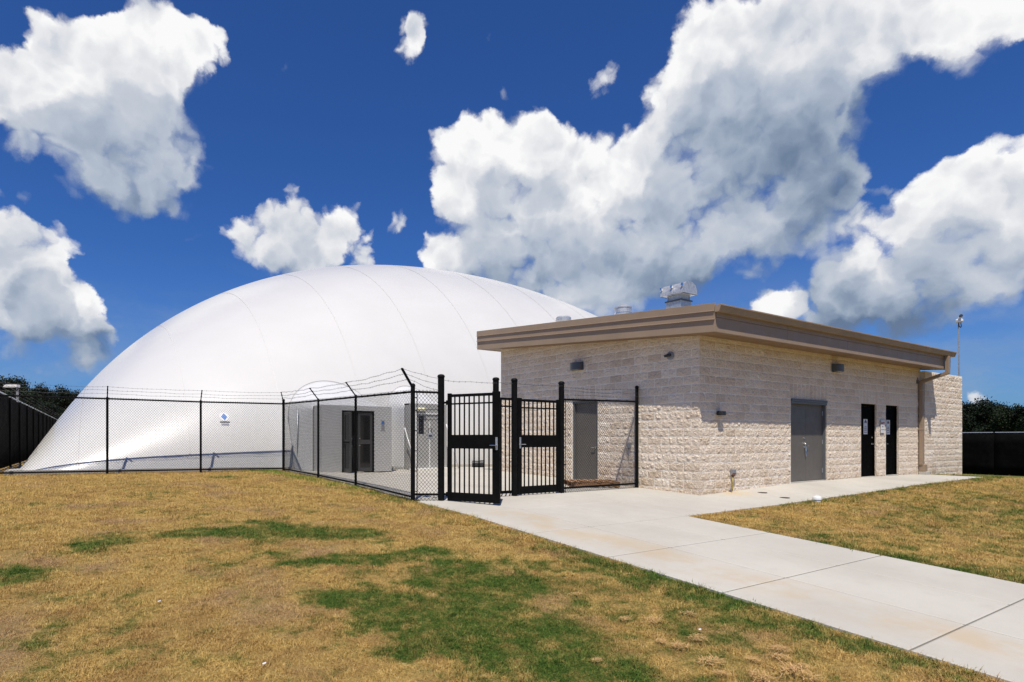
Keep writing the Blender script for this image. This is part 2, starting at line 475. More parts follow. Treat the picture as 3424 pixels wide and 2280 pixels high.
def wood_mat():
    m, N, b, _ = new_mat('pallet_wood')
    p = wpos(N)
    oi = N.n('ShaderNodeObjectInfo')
    nz = N.noise(N.vmath('MULTIPLY', p, (8, 60, 60)), 1.0, 6.0, 0.6)
    c = N.ramp(nz, [(0.3, (0.18, 0.09, 0.04)), (0.55, (0.38, 0.21, 0.10)), (0.75, (0.52, 0.32, 0.17))])
    c = N.mix(N.maprange(oi.outputs['Random'], 0, 1, 0, 0.6, 'LINEAR'), c, (0.15, 0.07, 0.035))
    N.set(b.inputs['Base Color'], c)
    b.inputs['Roughness'].default_value = 0.85
    bump(N, b, nz, 0.5, 0.004)
    return m
wood_mat()

def block_mat():
    m, N, b, _ = new_mat('split_face_block')
    p = wpos(N)
    oi = N.n('ShaderNodeObjectInfo')
    at = N.n('ShaderNodeAttribute', attribute_type='GEOMETRY', attribute_name='tint')
    n1 = N.noise(p, 1.1, 3.0, 0.6)
    n2 = N.noise(p, 52.0, 6.0, 0.68)
    vo = N.n('ShaderNodeTexVoronoi', feature='F1'); N.set(vo.inputs['Vector'], p); vo.inputs['Scale'].default_value = 95.0
    rnd = N.math('ADD', N.math('MULTIPLY', oi.outputs['Random'], 0.5), N.math('MULTIPLY', at.outputs['Fac'], 0.5))
    c = N.ramp(N.math('MULTIPLY_ADD', rnd, 0.65, N.math('MULTIPLY', n1, 0.42)), [
        (0.15, (0.61, 0.49, 0.37)), (0.45, (0.73, 0.61, 0.475)), (0.7, (0.79, 0.68, 0.55)), (0.95, (0.84, 0.755, 0.63))])
    # aggregate specks: brown and pale stones, contrast raised to paint in fracture shade
    c = N.mix(N.maprange(n2, 0.53, 0.64, 0.0, 0.55), c, (0.34, 0.25, 0.175))
    c = N.mix(N.maprange(n2, 0.44, 0.28, 0.0, 0.55), c, (0.82, 0.77, 0.68))
    rust = N.noise(p, 7.0, 7.0, 0.75)
    c = N.mix(N.maprange(rust, 0.62, 0.78, 0.0, 0.45), c, (0.34, 0.20, 0.13))
    # earth splash along the foot of the wall
    z = N.n('ShaderNodeSeparateXYZ'); N.set(z.inputs[0], p)
    foot = N.math('MULTIPLY', N.maprange(z.outputs[2], 0.75, 0.0, 0.0, 0.75, 'LINEAR'), N.maprange(N.noise(p, 3.0, 6.0, 0.7), 0.3, 0.75))
    c = N.mix(foot, c, (0.40, 0.27, 0.15))
    N.set(b.inputs['Base Color'], c)
    b.inputs['Roughness'].default_value = 0.92
    b.inputs['Specular IOR Level'].default_value = 0.2
    n3 = N.noise(p, 17.0, 8.0, 0.68)
    vv = N.n('ShaderNodeTexVoronoi', feature='F1'); N.set(vv.inputs['Vector'], N.vmath('ADD', p, N.vmath('SCALE', N.noise(p, 20.0, 3.0, out='Color'), scale=0.03)))
    vv.inputs['Scale'].default_value = 26.0
    h = N.math('MULTIPLY_ADD', vv.outputs['Distance'], 0.5, n3)
    h = N.math('MULTIPLY_ADD', N.noise(p, 90.0, 4.0, 0.6), 0.35, h)
    bump(N, b, h, 1.0, 0.026)
    return m
block_mat()

m, N, b, _ = new_mat('mortar')
p = wpos(N)
N.set(b.inputs['Base Color'], N.mix(N.maprange(N.noise(p, 30.0, 5.0), 0.35, 0.65), (0.80, 0.75, 0.66), (0.90, 0.86, 0.78)))
b.inputs['Roughness'].default_value = 0.9
bump(N, b, N.noise(p, 160.0, 4.0), 0.4, 0.004)

def concrete_mat():
    m, N, b, _ = new_mat('broom_concrete')
    p = wpos(N)
    oi = N.n('ShaderNodeObjectInfo')
    n1 = N.noise(p, 0.55, 6.0, 0.6)
    n2 = N.noise(p, 4.0, 8.0, 0.7)
    c = N.mix(N.maprange(n1, 0.3, 0.7), (0.40, 0.375, 0.325), (0.465, 0.44, 0.385))
    c = N.mix(N.maprange(oi.outputs['Random'], 0, 1, 0.0, 0.18, 'LINEAR'), c, (0.38, 0.355, 0.31))
    c = N.mix(N.maprange(n2, 0.48, 0.8, 0.0, 0.4), c, (0.35, 0.32, 0.27))
    # tan silt stain that runs along the path where water stands
    sp = N.n('ShaderNodeSeparateXYZ'); N.set(sp.inputs[0], p)
    wob = N.math('MULTIPLY_ADD', N.math('SUBTRACT', N.noise(p, 0.6, 4.0), 0.5), 0.9, sp.outputs[0])
    band = N.math('MULTIPLY', N.maprange(wob, -6.3, -5.75), N.maprange(wob, -5.0, -5.6))
    yf = N.math('MULTIPLY', N.maprange(sp.outputs[1], 0.8, -0.6), N.maprange(N.noise(p, 1.6, 6.0, 0.65), 0.35, 0.65))
    c = N.mix(N.math('MULTIPLY', N.math('MULTIPLY', band, yf), 0.55), c, (0.42, 0.31, 0.18))
    dr = N.math('MULTIPLY', N.maprange(N.vmath('DISTANCE', p, (1.05, -0.15, 0.05)), 0.7, 0.1), N.maprange(N.noise(p, 6.0, 5.0), 0.3, 0.6))
    c = N.mix(N.math('MULTIPLY', dr, 0.6), c, (0.50, 0.36, 0.16))
    sp1 = N.noise(p, 60.0, 3.0, 0.6)
    c = N.mix(N.maprange(sp1, 0.62, 0.75, 0.0, 0.35), c, (0.33, 0.30, 0.26))
    N.set(b.inputs['Base Color'], c)
    b.inputs['Roughness'].default_value = 0.88
    b.inputs['Specular IOR Level'].default_value = 0.25
    br = N.noise(N.vmath('MULTIPLY', p, (1.5, 170.0, 1.0)), 1.0, 3.0, 0.5)
    h = N.math('MULTIPLY_ADD', N.noise(p, 110.0, 4.0), 0.6, br)
    bump(N, b, h, 0.25, 0.003)
    return m
concrete_mat()

PATCHES = [(-11.84, 0.31, 0.29), (-12.03, 0.19, 0.15), (-12.55, -0.86, 0.25), (-12.71, -1.12, 0.16), (-10.86, 0.45, 0.26), (-10.44, 0.29, 0.3), (-10.16, -0.01, 0.25), (-9.64, 0.81, 0.26), (-9.64, 0.14, 0.37), (-9.38, -0.22, 0.36), (-9.08, -0.44, 0.27), (-8.66, -0.52, 0.28), (-10.05, -0.45, 0.2), (-10.12, -1.28, 0.14), (-9.9, -1.7, 0.24), (-9.39, -1.76, 0.25), (-9.18, -1.92, 0.2), (-8.56, -1.86, 0.33), (-8.22, -1.82, 0.17), (-8.35, -2.61, 0.25), (-8.6, -3.22, 0.28), (-8.23, -3.48, 0.28), (-8.85, -2.94, 0.23), (-8.77, -3.75, 0.29), (-10.07, -2.91, 0.21), (-9.79, -3.19, 0.29), (-9.61, -3.48, 0.28), (-10.03, -3.52, 0.19), (-9.62, -3.96, 0.22), (-9.57, -4.4, 0.28), (-9.09, -4.11, 0.23), (-9.18, -4.88, 0.37), (-9.14, -4.52, 0.26), (-8.96, -5.25, 0.36), (-8.61, -4.58, 0.22), (-9.99, -4.37, 0.17), (-8.52, 9.05, 0.3)]

def turf_group():
    g = bpy.data.node_groups.new('turf_colour', 'ShaderNodeTree')
    g.interface.new_socket('Green', in_out='OUTPUT', socket_type='NodeSocketFloat')
    g.interface.new_socket('Bright', in_out='OUTPUT', socket_type='NodeSocketFloat')
    g.interface.new_socket('Bare', in_out='OUTPUT', socket_type='NodeSocketFloat')
    N = NT(g)
    p = wpos(N)
    sp = N.n('ShaderNodeSeparateXYZ'); N.set(sp.inputs[0], p)
    flat = N.vmath('MULTIPLY', p, (1, 1, 0))
    wv = N.vmath('SCALE', N.vmath('SUBTRACT', N.noise(flat, 1.6, 5.0, 0.65, out='Color'), (0.5, 0.5, 0.5)), scale=0.6)
    q = N.vmath('MULTIPLY', N.vmath('ADD', flat, wv), (1, 1, 0))
    acc = None
    for x, y, r in PATCHES:
        dq = N.vmath('DISTANCE', q, (x, y, 0))
        w = N.math('MULTIPLY_ADD', N.maprange(dq, r * 3.8, 0.0), 0.11, N.math('MULTIPLY', N.maprange(dq, r * 2.0, 0.0), 0.85))
        acc = w if acc is None else N.math('ADD', acc, w)
    qs = N.n('ShaderNodeSeparateXYZ'); N.set(qs.inputs[0], q)
    X, Y = qs.outputs[0], qs.outputs[1]
    # greener strips along kerbs, fence foot and path edges
    e1 = N.math('MULTIPLY', N.maprange(X, -7.35, -6.5), N.maprange(X, -6.0, -6.3))          # left edge of the path + fence foot
    e1 = N.math('MULTIPLY', e1, N.maprange(Y, 1.2, 3.4, 0.55, 1.0))
    e2 = N.math('MULTIPLY', N.maprange(X, -2.15, -2.75), N.maprange(X, -3.3, -2.9))
    e2 = N.math('MULTIPLY', e2, N.maprange(Y, -3.2, -4.4))
    e3 = N.math('MULTIPLY', N.maprange(Y, -2.25, -1.6), N.maprange(X, -1.5, 1.5))
    e4 = N.math('MULTIPLY', N.maprange(X, -8.0, -6.6, 0.0, 0.6), N.maprange(Y, 9.2, 11.0))
    e5 = N.math('MULTIPLY', N.maprange(X, 10.0, 13.0, 0.0, 0.55), N.maprange(N.noise(flat, 0.5, 4.0), 0.45, 0.6))
    for e in (e1, e2, e3, e4, e5):
        acc = N.math('ADD', acc, N.math('MULTIPLY', e, 0.62))
    e6 = N.math('MULTIPLY', N.math('MULTIPLY', N.maprange(X, -10.2, -8.2), N.maprange(Y, -1.6, -3.2)), N.maprange(N.noise(flat, 0.55, 3.0), 0.3, 0.6))
    acc = N.math('ADD', acc, N.math('MULTIPLY', e6, 0.5))
    acc = N.math('ADD', acc, N.maprange(N.noise(flat, 0.8, 5.0, 0.6), 0.40, 0.75, 0.0, 0.5))
    acc = N.math('MINIMUM', acc, 1.0)
    fine = N.math('MULTIPLY_ADD', N.noise(flat, 75.0, 3.0, 0.6), 0.6, N.math('MULTIPLY', N.noise(flat, 14.0, 5.0, 0.7), 0.4))
    med = N.noise(flat, 3.2, 6.0, 0.7)
    gr = N.math('MULTIPLY_ADD', N.math('SUBTRACT', fine, 0.5), 2.8, N.math('MULTIPLY_ADD', N.math('SUBTRACT', med, 0.5), 3.0, acc))
    green = N.maprange(gr, 0.15, 1.25)
    bright = N.math('MULTIPLY', N.maprange(X, -8.3, -6.7), N.maprange(Y, 1.8, 4.5))
    bare = N.math('MULTIPLY', N.maprange(N.noise(flat, 0.9, 6.0, 0.6), 0.5, 0.68), N.math('SUBTRACT', 1.0, green))
    o = N.n('NodeGroupOutput')
    N.set(o.inputs[0], green); N.set(o.inputs[1], bright); N.set(o.inputs[2], bare)
    return g
TG = turf_group()

def turf_mat(name, blade):
    m, N, b, out = new_mat(name)
    g = N.n('ShaderNodeGroup'); g.node_tree = TG
    p = wpos(N)
    oi = N.n('ShaderNodeObjectInfo')
    n2 = N.noise(p, 23.0 if blade else 60.0, 4.0, 0.6)
    n3 = N.noise(p, 2.2, 4.0, 0.6)
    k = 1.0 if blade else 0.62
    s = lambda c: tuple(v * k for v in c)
    straw = N.ramp(n2, [(0.22, s((0.27, 0.16, 0.045))), (0.42, s((0.49, 0.325, 0.10))), (0.58, s((0.65, 0.46, 0.155))), (0.78, s((0.80, 0.63, 0.31)))])
    straw = N.mix(N.maprange(n3, 0.42, 0.68, 0.0, 0.55), straw, s((0.38, 0.225, 0.085)))
    straw = N.mix(N.math('MULTIPLY', g.outputs[2], 0.5), straw, s((0.40, 0.26, 0.17)))
    green = N.ramp(n2, [(0.3, s((0.032, 0.070, 0.010))), (0.52, s((0.072, 0.138, 0.018))), (0.75, s((0.32, 0.33, 0.075)))])
    lime = N.ramp(n2, [(0.3, s((0.12, 0.19, 0.02))), (0.7, s((0.26, 0.34, 0.05)))])
    green = N.mix(N.math('MULTIPLY', g.outputs[1], 0.8), green, lime)
    straw = N.mix(N.math('MULTIPLY', N.maprange(g.outputs[0], 0.0, 0.5), 0.6), straw, N.mix(0.5, straw, s((0.26, 0.20, 0.05))))
    c = N.mix(g.outputs[0], straw, green)
    N.set(b.inputs['Base Color'], c)
    b.inputs['Roughness'].default_value = 0.75 if blade else 0.95
    b.inputs['Specular IOR Level'].default_value = 0.25 if blade else 0.1
    if blade:
        tr = N.n('ShaderNodeBsdfTranslucent'); N.set(tr.inputs[0], c)
        mx = N.n('ShaderNodeMixShader'); mx.inputs[0].default_value = 0.3
        N.t.links.new(b.outputs[0], mx.inputs[1]); N.t.links.new(tr.outputs[0], mx.inputs[2])
        N.t.links.new(mx.outputs[0], out.inputs[0])
    else:
        bump(N, b, N.math('ADD', N.noise(p, 45.0, 6.0, 0.7), N.noise(p, 9.0, 5.0, 0.6)), 1.0, 0.03)
    return m
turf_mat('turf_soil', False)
turf_mat('turf_blade', True)
simple('dry_straw', (0.50, 0.30, 0.125), 0.8, var=0.3, scale=40)

def dome_mat():
    m, N, b, _ = new_mat('white_membrane')
    p = wpos(N)
    n1 = N.noise(p, 0.35, 5.0, 0.6)
    c = N.mix(N.maprange(n1, 0.3, 0.7), (0.56, 0.55, 0.525), (0.585, 0.575, 0.55))
    z = N.n('ShaderNodeSeparateXYZ'); N.set(z.inputs[0], p)
    st = N.noise(N.vmath('MULTIPLY', p, (3.0, 3.0, 0.15)), 1.5, 6.0, 0.65)
    c = N.mix(N.math('MULTIPLY', N.maprange(z.outputs[2], 3.0, 0.0, 0.0, 1.0, 'LINEAR'), N.maprange(st, 0.5, 0.8, 0.0, 0.28)), c, (0.40, 0.39, 0.37))
    N.set(b.inputs['Base Color'], c)
    b.inputs['Roughness'].default_value = 0.27
    b.inputs['Specular IOR Level'].default_value = 0.5
    bump(N, b, N.noise(N.vmath('MULTIPLY', p, (1.0, 1.0, 0.35)), 0.9, 3.0, 0.5), 0.12, 0.05)
    return m
dome_mat()
simple('seam_fabric', (0.565, 0.555, 0.53), 0.3, var=0.02)
simple('fabric_white', (0.56, 0.56, 0.555), 0.38, var=0.02, bmp=0.25, bscale=3.0)

def leaf_mat(name, col):
    m, N, b, out = new_mat(name)
    p = wpos(N)
    nz = N.noise(p, 1.3, 4.0, 0.6)
    c = N.mix(N.maprange(nz, 0.35, 0.65), tuple(v * 0.55 for v in col), tuple(v * 1.35 for v in col))
    N.set(b.inputs['Base Color'], c)
    b.inputs['Roughness'].default_value = 0.6
    b.inputs['Specular IOR Level'].default_value = 0.2
    return m
leaf_mat('leaf_dark', (0.008, 0.015, 0.006))
leaf_mat('leaf_mid', (0.012, 0.021, 0.007))


# ---------------------------------------------------------------- terrain height
GX = [-400, -60, -14, -6.4, -2.7, 0, 4, 8, 12.2, 16, 26, 60, 400]
GY = [-400, -12, -6.2, -1.6, 0, 1.7, 5, 7.3, 11, 12, 40, 400]
GZ = [
    [-2.5, -1.6, -1.2, -1.2, -1.2, -1.2, -1.2, -1.2, -1.2, -1.2, -1.6, -2.0, -3.0],
    [-2.0, -0.85, -0.83, -0.83, -0.83, -0.81, -0.75, -0.70, -0.68, -0.70, -0.95, -1.5, -3.0],
    [-1.5, -0.43, -0.43, -0.43, -0.43, -0.42, -0.40, -0.35, -0.32, -0.38, -0.72, -1.3, -3.0],
    [-1.2, -0.11, -0.11, -0.11, -0.11, -0.09, -0.03, 0.05, 0.08, -0.02, -0.48, -1.2, -3.0],
    [-1.0, 0.0, 0.0, 0.0, 0.0, 0.0, 0.12, 0.14, 0.09, 0.0, -0.46, -1.2, -3.0],
    [-1.0, 0.05, 0.05, 0.06, 0.055, 0.06, 0.1, 0.1, 0.08, 0.0, -0.46, -1.2, -3.0],
    [-1.0, 0.12, 0.13, 0.15, 0.08, 0.16, 0.1, 0.1, 0.08, 0.0, -0.46, -1.2, -3.0],
    [-1.0, 0.2, 0.2, 0.19, 0.09, 0.22, 0.12, 0.1, 0.08, 0.0, -0.46, -1.2, -3.0],
    [-1.0, 0.25, 0.26, 0.21, 0.10, 0.17, 0.10, 0.1, 0.08, 0.0, -0.46, -1.2, -3.0],
    [-1.0, 0.27, 0.27, 0.23, 0.10, 0.17, 0.10, 0.1, 0.08, 0.0, -0.46, -1.2, -3.0],
    [-1.0, 0.3, 0.32, 0.3, 0.2, 0.2, 0.1, 0.1, 0.05, 0.0, -0.5, -1.2, -3.0],
    [-1.0, 0.0, 0.3, 0.3, 0.2, 0.2, 0.1, 0.0, 0.0, -0.2, -1.0, -2.0, -4.0],
]
def _loc(a, v):
    v = min(max(v, a[0]), a[-1])
    for i in range(len(a) - 1):
        if v <= a[i + 1]:
            t = (v - a[i]) / (a[i + 1] - a[i])
            return i, t
    return len(a) - 2, 1.0
def gz(x, y):
    i, t = _loc(GX, x); j, s = _loc(GY, y)
    a = GZ[j][i] * (1 - t) + GZ[j][i + 1] * t
    b_ = GZ[j + 1][i] * (1 - t) + GZ[j + 1][i + 1] * t
    return a * (1 - s) + b_ * s

# paved areas (x0, x1, y0, y1): path, apron before the gates, side walk, yard
PATH_L, PATH_R = -6.42, -2.7
def paved(x, y, m=0.0):
    if PATH_L + m < x < PATH_R - m and -14 < y < 1.8: return True
    if -6.42 + m < x < 0.1 and -1.58 + m < y < 1.8: return True
    if x < 12.45 - m and x >= -2.7 and -1.58 + m < y < 0.2: return True
    if -6.42 + 0.05 * (y - 1.9) + 0.1 + m < x < 3.0 and 1.7 < y < 13: return True
    return False
def inside_built(x, y):
    if 0 < x < 12.2 and 0 < y < 8: return True
    if 12.17 < x < 15.6 and -0.12 < y < 0.3: return True
    return False

# ---------------------------------------------------------------- ground sheet
def axis(vals):
    return sorted(set(round(v, 4) for v in vals))
xs = axis([-400, -250, -150, -100, -70, -50, -35, -25, -20, -17] + [-15 + 0.3 * i for i in range(115)] + [20, 22, 24, 26, 30, 36, 44, 60, 80, 110, 160, 250, 400])
ys = axis([-400, -200, -100, -60, -40, -28, -20, -15, -12] + [-10 + 0.3 * i for i in range(78)] + [14, 16, 20, 26, 34, 40, 50, 70, 100, 150, 250, 400])
gm = MB()
for y in ys:
    for x in xs:
        z = gz(x, y)
        near = math.hypot(x - CAM.x, y - CAM.y)
        if near < 30:
            z += (mnoise.noise(Vector((x * 0.5, y * 0.5, 0))) * 0.02 + mnoise.noise(Vector((x * 2, y * 2, 5))) * 0.006) * (0 if paved(x, y, -0.3) else 1)
        z -= 0.03 if (paved(x, y, -0.35) or inside_built(x, y)) else 0.022
        gm.v.append((x, y, z))
nx = len(xs)
for j in range(len(ys) - 1):
    for i in range(nx - 1):
        gm.f.append((j * nx + i, j * nx + i + 1, (j + 1) * nx + i + 1, (j + 1) * nx + i))
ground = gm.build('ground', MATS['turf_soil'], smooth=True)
tag(ground, kind='structure')

# ---------------------------------------------------------------- concrete slabs
def slab_set(root, rects):
    for k, (x0, x1, y0, y1) in enumerate(rects):
        gap = 0.008
        x0 += gap; x1 -= gap; y0 += gap; y1 -= gap
        n = 5
        mb = MB()
        ox, oy = (x0 + x1) / 2, (y0 + y1) / 2
        e = 0.014
        xx = [x0, x0 + e] + [x0 + (x1 - x0) * i / n for i in range(1, n)] + [x1 - e, x1]
        yy = [y0, y0 + e] + [y0 + (y1 - y0) * i / n for i in range(1, n)] + [y1 - e, y1]
        nn = len(xx)
        for j, y in enumerate(yy):
            for i, x in enumerate(xx):
                edge = i in (0, nn - 1) or j in (0, nn - 1)
                mb.v.append((x, y, gz(x, y) - (0.006 if edge else 0)))
        for j in range(nn - 1):
            for i in range(nn - 1):
                mb.f.append((j * nn + i, j * nn + i + 1, (j + 1) * nn + i + 1, (j + 1) * nn + i))
        # skirt
        ring = [j * nn for j in range(nn)] + [(nn - 1) * nn + i for i in range(1, nn)] + [j * nn + nn - 1 for j in range(nn - 2, -1, -1)] + [i for i in range(nn - 2, 0, -1)]
        b0_ = len(mb.v)
        for r in ring:
            v = mb.v[r]; mb.v.append((v[0], v[1], v[2] - 0.10))
        L = len(ring)
        for q in range(L):
            mb.f.append((ring[q], ring[(q + 1) % L], b0_ + (q + 1) % L, b0_ + q))
        mb.build('slab', MATS['broom_concrete'], parent=root, loc=(ox, oy, gz(ox, oy)))

def cuts(a, b, step):
    out = [a]; v = a + step
    while v < b - step * 0.35:
        out.append(v); v += step
    out.append(b)
    return out

path = tag(thing('path', None, None, (-4.5, -4, gz(-4.5, -4))), kind='structure')
rects = []
xsp = [PATH_L, PATH_L + 1.24, PATH_L + 2.48, PATH_R]
ysp = [-14.0, -12.5, -10.95, -9.4, -7.85, -6.25, -4.62, -3.06, -1.58]
for i in range(3):
    for j in range(len(ysp) - 1):
        rects.append((xsp[i], xsp[i + 1], ysp[j], ysp[j + 1]))
slab_set(path, rects)

apron = tag(thing('pavement', None, None, (-3, 0, 0)), kind='structure')
rects = []
for i in range(3):
    rects.append((xsp[i], xsp[i + 1], -1.58, 0.1)); rects.append((xsp[i], xsp[i + 1], 0.1, 1.78))
for a, b_ in ((-2.7, -1.35), (-1.35, 0.0)):
    rects.append((a, b_, -1.58, 0.0)); rects.append((a, b_, 0.0, 1.78))
cs = cuts(0.0, 12.45, 1.5)
for a, b_ in zip(cs[:-1], cs[1:]):
    rects.append((a, b_, -1.58, 0.0))
slab_set(apron, rects)

yard = tag(thing('yard_floor', None, None, (-3, 6, 0.1)), kind='structure')
rects = []
cyy = cuts(1.78, 13.2, 1.9)
for y0, y1 in zip(cyy[:-1], cyy[1:]):
    xl = -6.30 + 0.05 * (y0 - 1.9)
    cxx = [xl, -4.6, -3.1, -1.5, 0.0] + ([1.6, 3.2] if y0 > 7.0 else [])
    for x0, x1 in zip(cxx[:-1], cxx[1:]):
        rects.append((x0, x1, y0, y1))
slab_set(yard, rects)

# ---------------------------------------------------------------- block work
JT = 0.2032
BL = 0.4064
_bm_cache = {}
def block_mesh(L, H, variant, mL=0, mR=0):
    """split-face block: origin at lower left front, runs along +x, faces -y"""
    key = (round(L, 2), round(H, 2), variant, mL, mR)
    if key in _bm_cache: return _bm_cache[key]
    rnd = random.Random(hash(key) & 0xffff)
    L2 = L - (0.0 if mR else 0.0125); H2 = H - 0.0125
    nx_ = max(2, int(round(8 * L / BL))); nz_ = max(2, int(round(4 * H / JT)))
    sx_, sz_ = rnd.uniform(0, 90), rnd.uniform(0, 90)
    tilt = rnd.uniform(-0.006, 0.006)
    v = []; f = []
    for j in range(nz_ + 1):
        for i in range(nx_ + 1):
            x = L2 * i / nx_; z = H2 * j / nz_
            edge = i in (0, nx_) or j in (0, nz_)
            if edge:
                if (i == 0 and mL) or (i == nx_ and mR):
                    y = -0.001 + rnd.uniform(-0.004, 0.003)
                else:
                    y = 0.0 + rnd.uniform(-0.003, 0.002)
            else:
                x += rnd.uniform(-0.25, 0.25) * L2 / nx_
                z += rnd.uniform(-0.25, 0.25) * H2 / nz_
                y = -0.006 + mnoise.noise(Vector((x * 13 + sx_, z * 15 + sz_, variant))) * 0.018 + rnd.uniform(-0.009, 0.009) + tilt * (i / nx_ - 0.5)
                y = min(y, -0.0025 + rnd.uniform(-0.002, 0.001))
            v.append((x, y, z))
    for j in range(nz_):
        for i in range(nx_):
            a = j * (nx_ + 1) + i
            if (i + j) % 2:
                f.append((a, a + 1, a + nx_ + 2)); f.append((a, a + nx_ + 2, a + nx_ + 1))
            else:
                f.append((a, a + 1, a + nx_ + 1)); f.append((a + 1, a + nx_ + 2, a + nx_ + 1))
    n0 = len(v)
    D_ = 0.06
    v += [(mL * D_, D_, 0), (L2 - mR * D_, D_, 0), (L2 - mR * D_, D_, H2), (mL * D_, D_, H2)]
    W1 = nx_ + 1
    f.append(tuple([n0, n0 + 1] + [i for i in range(nx_, -1, -1)]))
    f.append(tuple([n0 + 2, n0 + 3] + [nz_ * W1 + i for i in range(0, nx_ + 1)]))
    f.append(tuple([n0 + 3, n0] + [j * W1 for j in range(0, nz_ + 1)]))
    f.append(tuple([n0 + 1, n0 + 2] + [j * W1 + nx_ for j in range(nz_, -1, -1)]))
    m = bpy.data.meshes.new('block')
    m.from_pydata(v, [], f)
    m.materials.append(MATS['split_face_block'])
    at = m.attributes.new('tint', 'FLOAT', 'FACE')
    t = rnd.random()
    for d in at.data: d.value = t
    _bm_cache[key] = m
    return m

def course_blocks(u0, u1, z0, z1, zphase, openings, lintels, mitre0, mitre1, phase=0, seed=1):
    """list of (u, z, L, H, mL, mR) for a wall that runs from u0 to u1"""
    rnd = random.Random(seed)
    out = []
    k0 = math.floor((z0 - zphase) / JT)
    k = k0
    def lint(u, z):
        for a, b_, za in lintels:
            if a - 0.02 < u < b_ + 0.02 and za - 0.01 < z < za + 2 * JT - 0.01: return True
        return False
    while zphase + k * JT < z1:
        z = zphase + k * JT
        zt = z + JT
        spans = [(u0, u1)]
        for a, b_, oz in openings:
            if z < oz - 0.03:
                ns = []
                for s, e in spans:
                    if b_ <= s or a >= e: ns.append((s, e))
                    else:
                        if a > s: ns.append((s, a))
                        if b_ < e: ns.append((b_, e))
                spans = ns
        for a, b_, za in lintels:
            if za - 0.02 < z < za + 2 * JT - 0.02:
                ns = []
                for s, e in spans:
                    if b_ <= s or a >= e: ns.append((s, e))
                    else:
                        if a > s: ns.append((s, a))
                        if b_ < e: ns.append((b_, e))
                spans = ns
        off = 0 if (k + phase) % 2 else JT
        for s, e in spans:
            j = math.floor((s - off) / BL)
            while off + j * BL < e:
                a = max(s, off + j * BL); b_ = min(e, off + (j + 1) * BL)
                if b_ - a > 0.045:
                    out.append((a, z, b_ - a, JT, 1 if (mitre0 and abs(a - u0) < 1e-3) else 0, 1 if (mitre1 and abs(b_ - u1) < 1e-3) else 0))
                j += 1
        k += 1
    for a, b_, za in lintels:
        n = max(1, int(round((b_ - a) / JT)))
        for i in range(n):
            w_ = (b_ - a) / n
            out.append((a + i * w_, za, w_, 2 * JT, 0, 0))
    return out

def place_blocks(parent, items, limit, kname='block', seed=5):
    """items: (origin, rotz, L, H, mL, mR); nearest `limit` are objects, rest joined"""
    rnd = random.Random(seed)
    items = sorted(items, key=lambda t: (Vector(t[0]) - CAM).length)
    base = wloc(parent)
    rest_v, rest_f, rest_t = [], [], []
    for q, (o, rz, L, H, mL, mR) in enumerate(items):
        nv = 14 if abs(L - BL) < 0.01 else 6 if abs(L - JT) < 0.01 else 2
        me = block_mesh(L, H, rnd.randrange(nv), mL, mR)
        if q < limit:
            ob = bpy.data.objects.new(kname, me)
            ob.parent = parent
            ob.location = Vector(o) - base
            ob.rotation_euler = (0, 0, rz)
            link(ob)
        else:
            M = Matrix.Translation(Vector(o) - base) @ Matrix.Rotation(rz, 4, 'Z')
            b0_ = len(rest_v)
            rest_v += [tuple(M @ vv.co) for vv in me.vertices]
            t = rnd.random()
            for p_ in me.polygons:
                rest_f.append(tuple(b0_ + i for i in p_.vertices)); rest_t.append(t)
    if rest_v:
        m = bpy.data.meshes.new('blockwork')
        m.from_pydata(rest_v, [], rest_f)
        m.materials.append(MATS['split_face_block'])
        at = m.attributes.new('tint', 'FLOAT', 'FACE')
        at.data.foreach_set('value', rest_t)
        ob = bpy.data.objects.new('blockwork', m)
        ob.parent = parent
        link(ob)
        ob['kind'] = 'stuff'

ZPH = 0.12
ZTOP = 2.355
SL = 0.083
def soff(y): return 3.65 + SL * y

building = thing('block_building', 'pale split-face block service building with a brown metal roof edge, beside the white dome', 'building', (0, 0, 0))
OPN = [(3.93, 5.83, ZTOP), (7.90, 8.93, ZTOP), (9.57, 10.50, ZTOP)]
LIN = [(3.86, 5.90, ZTOP), (7.80, 9.03, ZTOP), (9.47, 10.60, ZTOP)]
OPL = [(3.07, 4.02, ZTOP)]
LIL = [(2.95, 4.14, ZTOP)]
items = []
for (u, z, L, H, mL, mR) in course_blocks(0, 12.192, -0.25, 3.62, ZPH, OPN, LIN, True, False, 0, 2):
    items.append(((u, 0, z), 0, L, H, mL, mR))
# west wall runs along +y and faces -x
for (u, z, L, H, mL, mR) in course_blocks(0, 7.315, -0.25, soff(7.4), ZPH, OPL, LIL, True, False, 1, 3):
    if z > soff(u + L) : continue
    items.append(((0, u + L, z), -PI / 2, L, H, mR, mL))
place_blocks(building, items, 300)
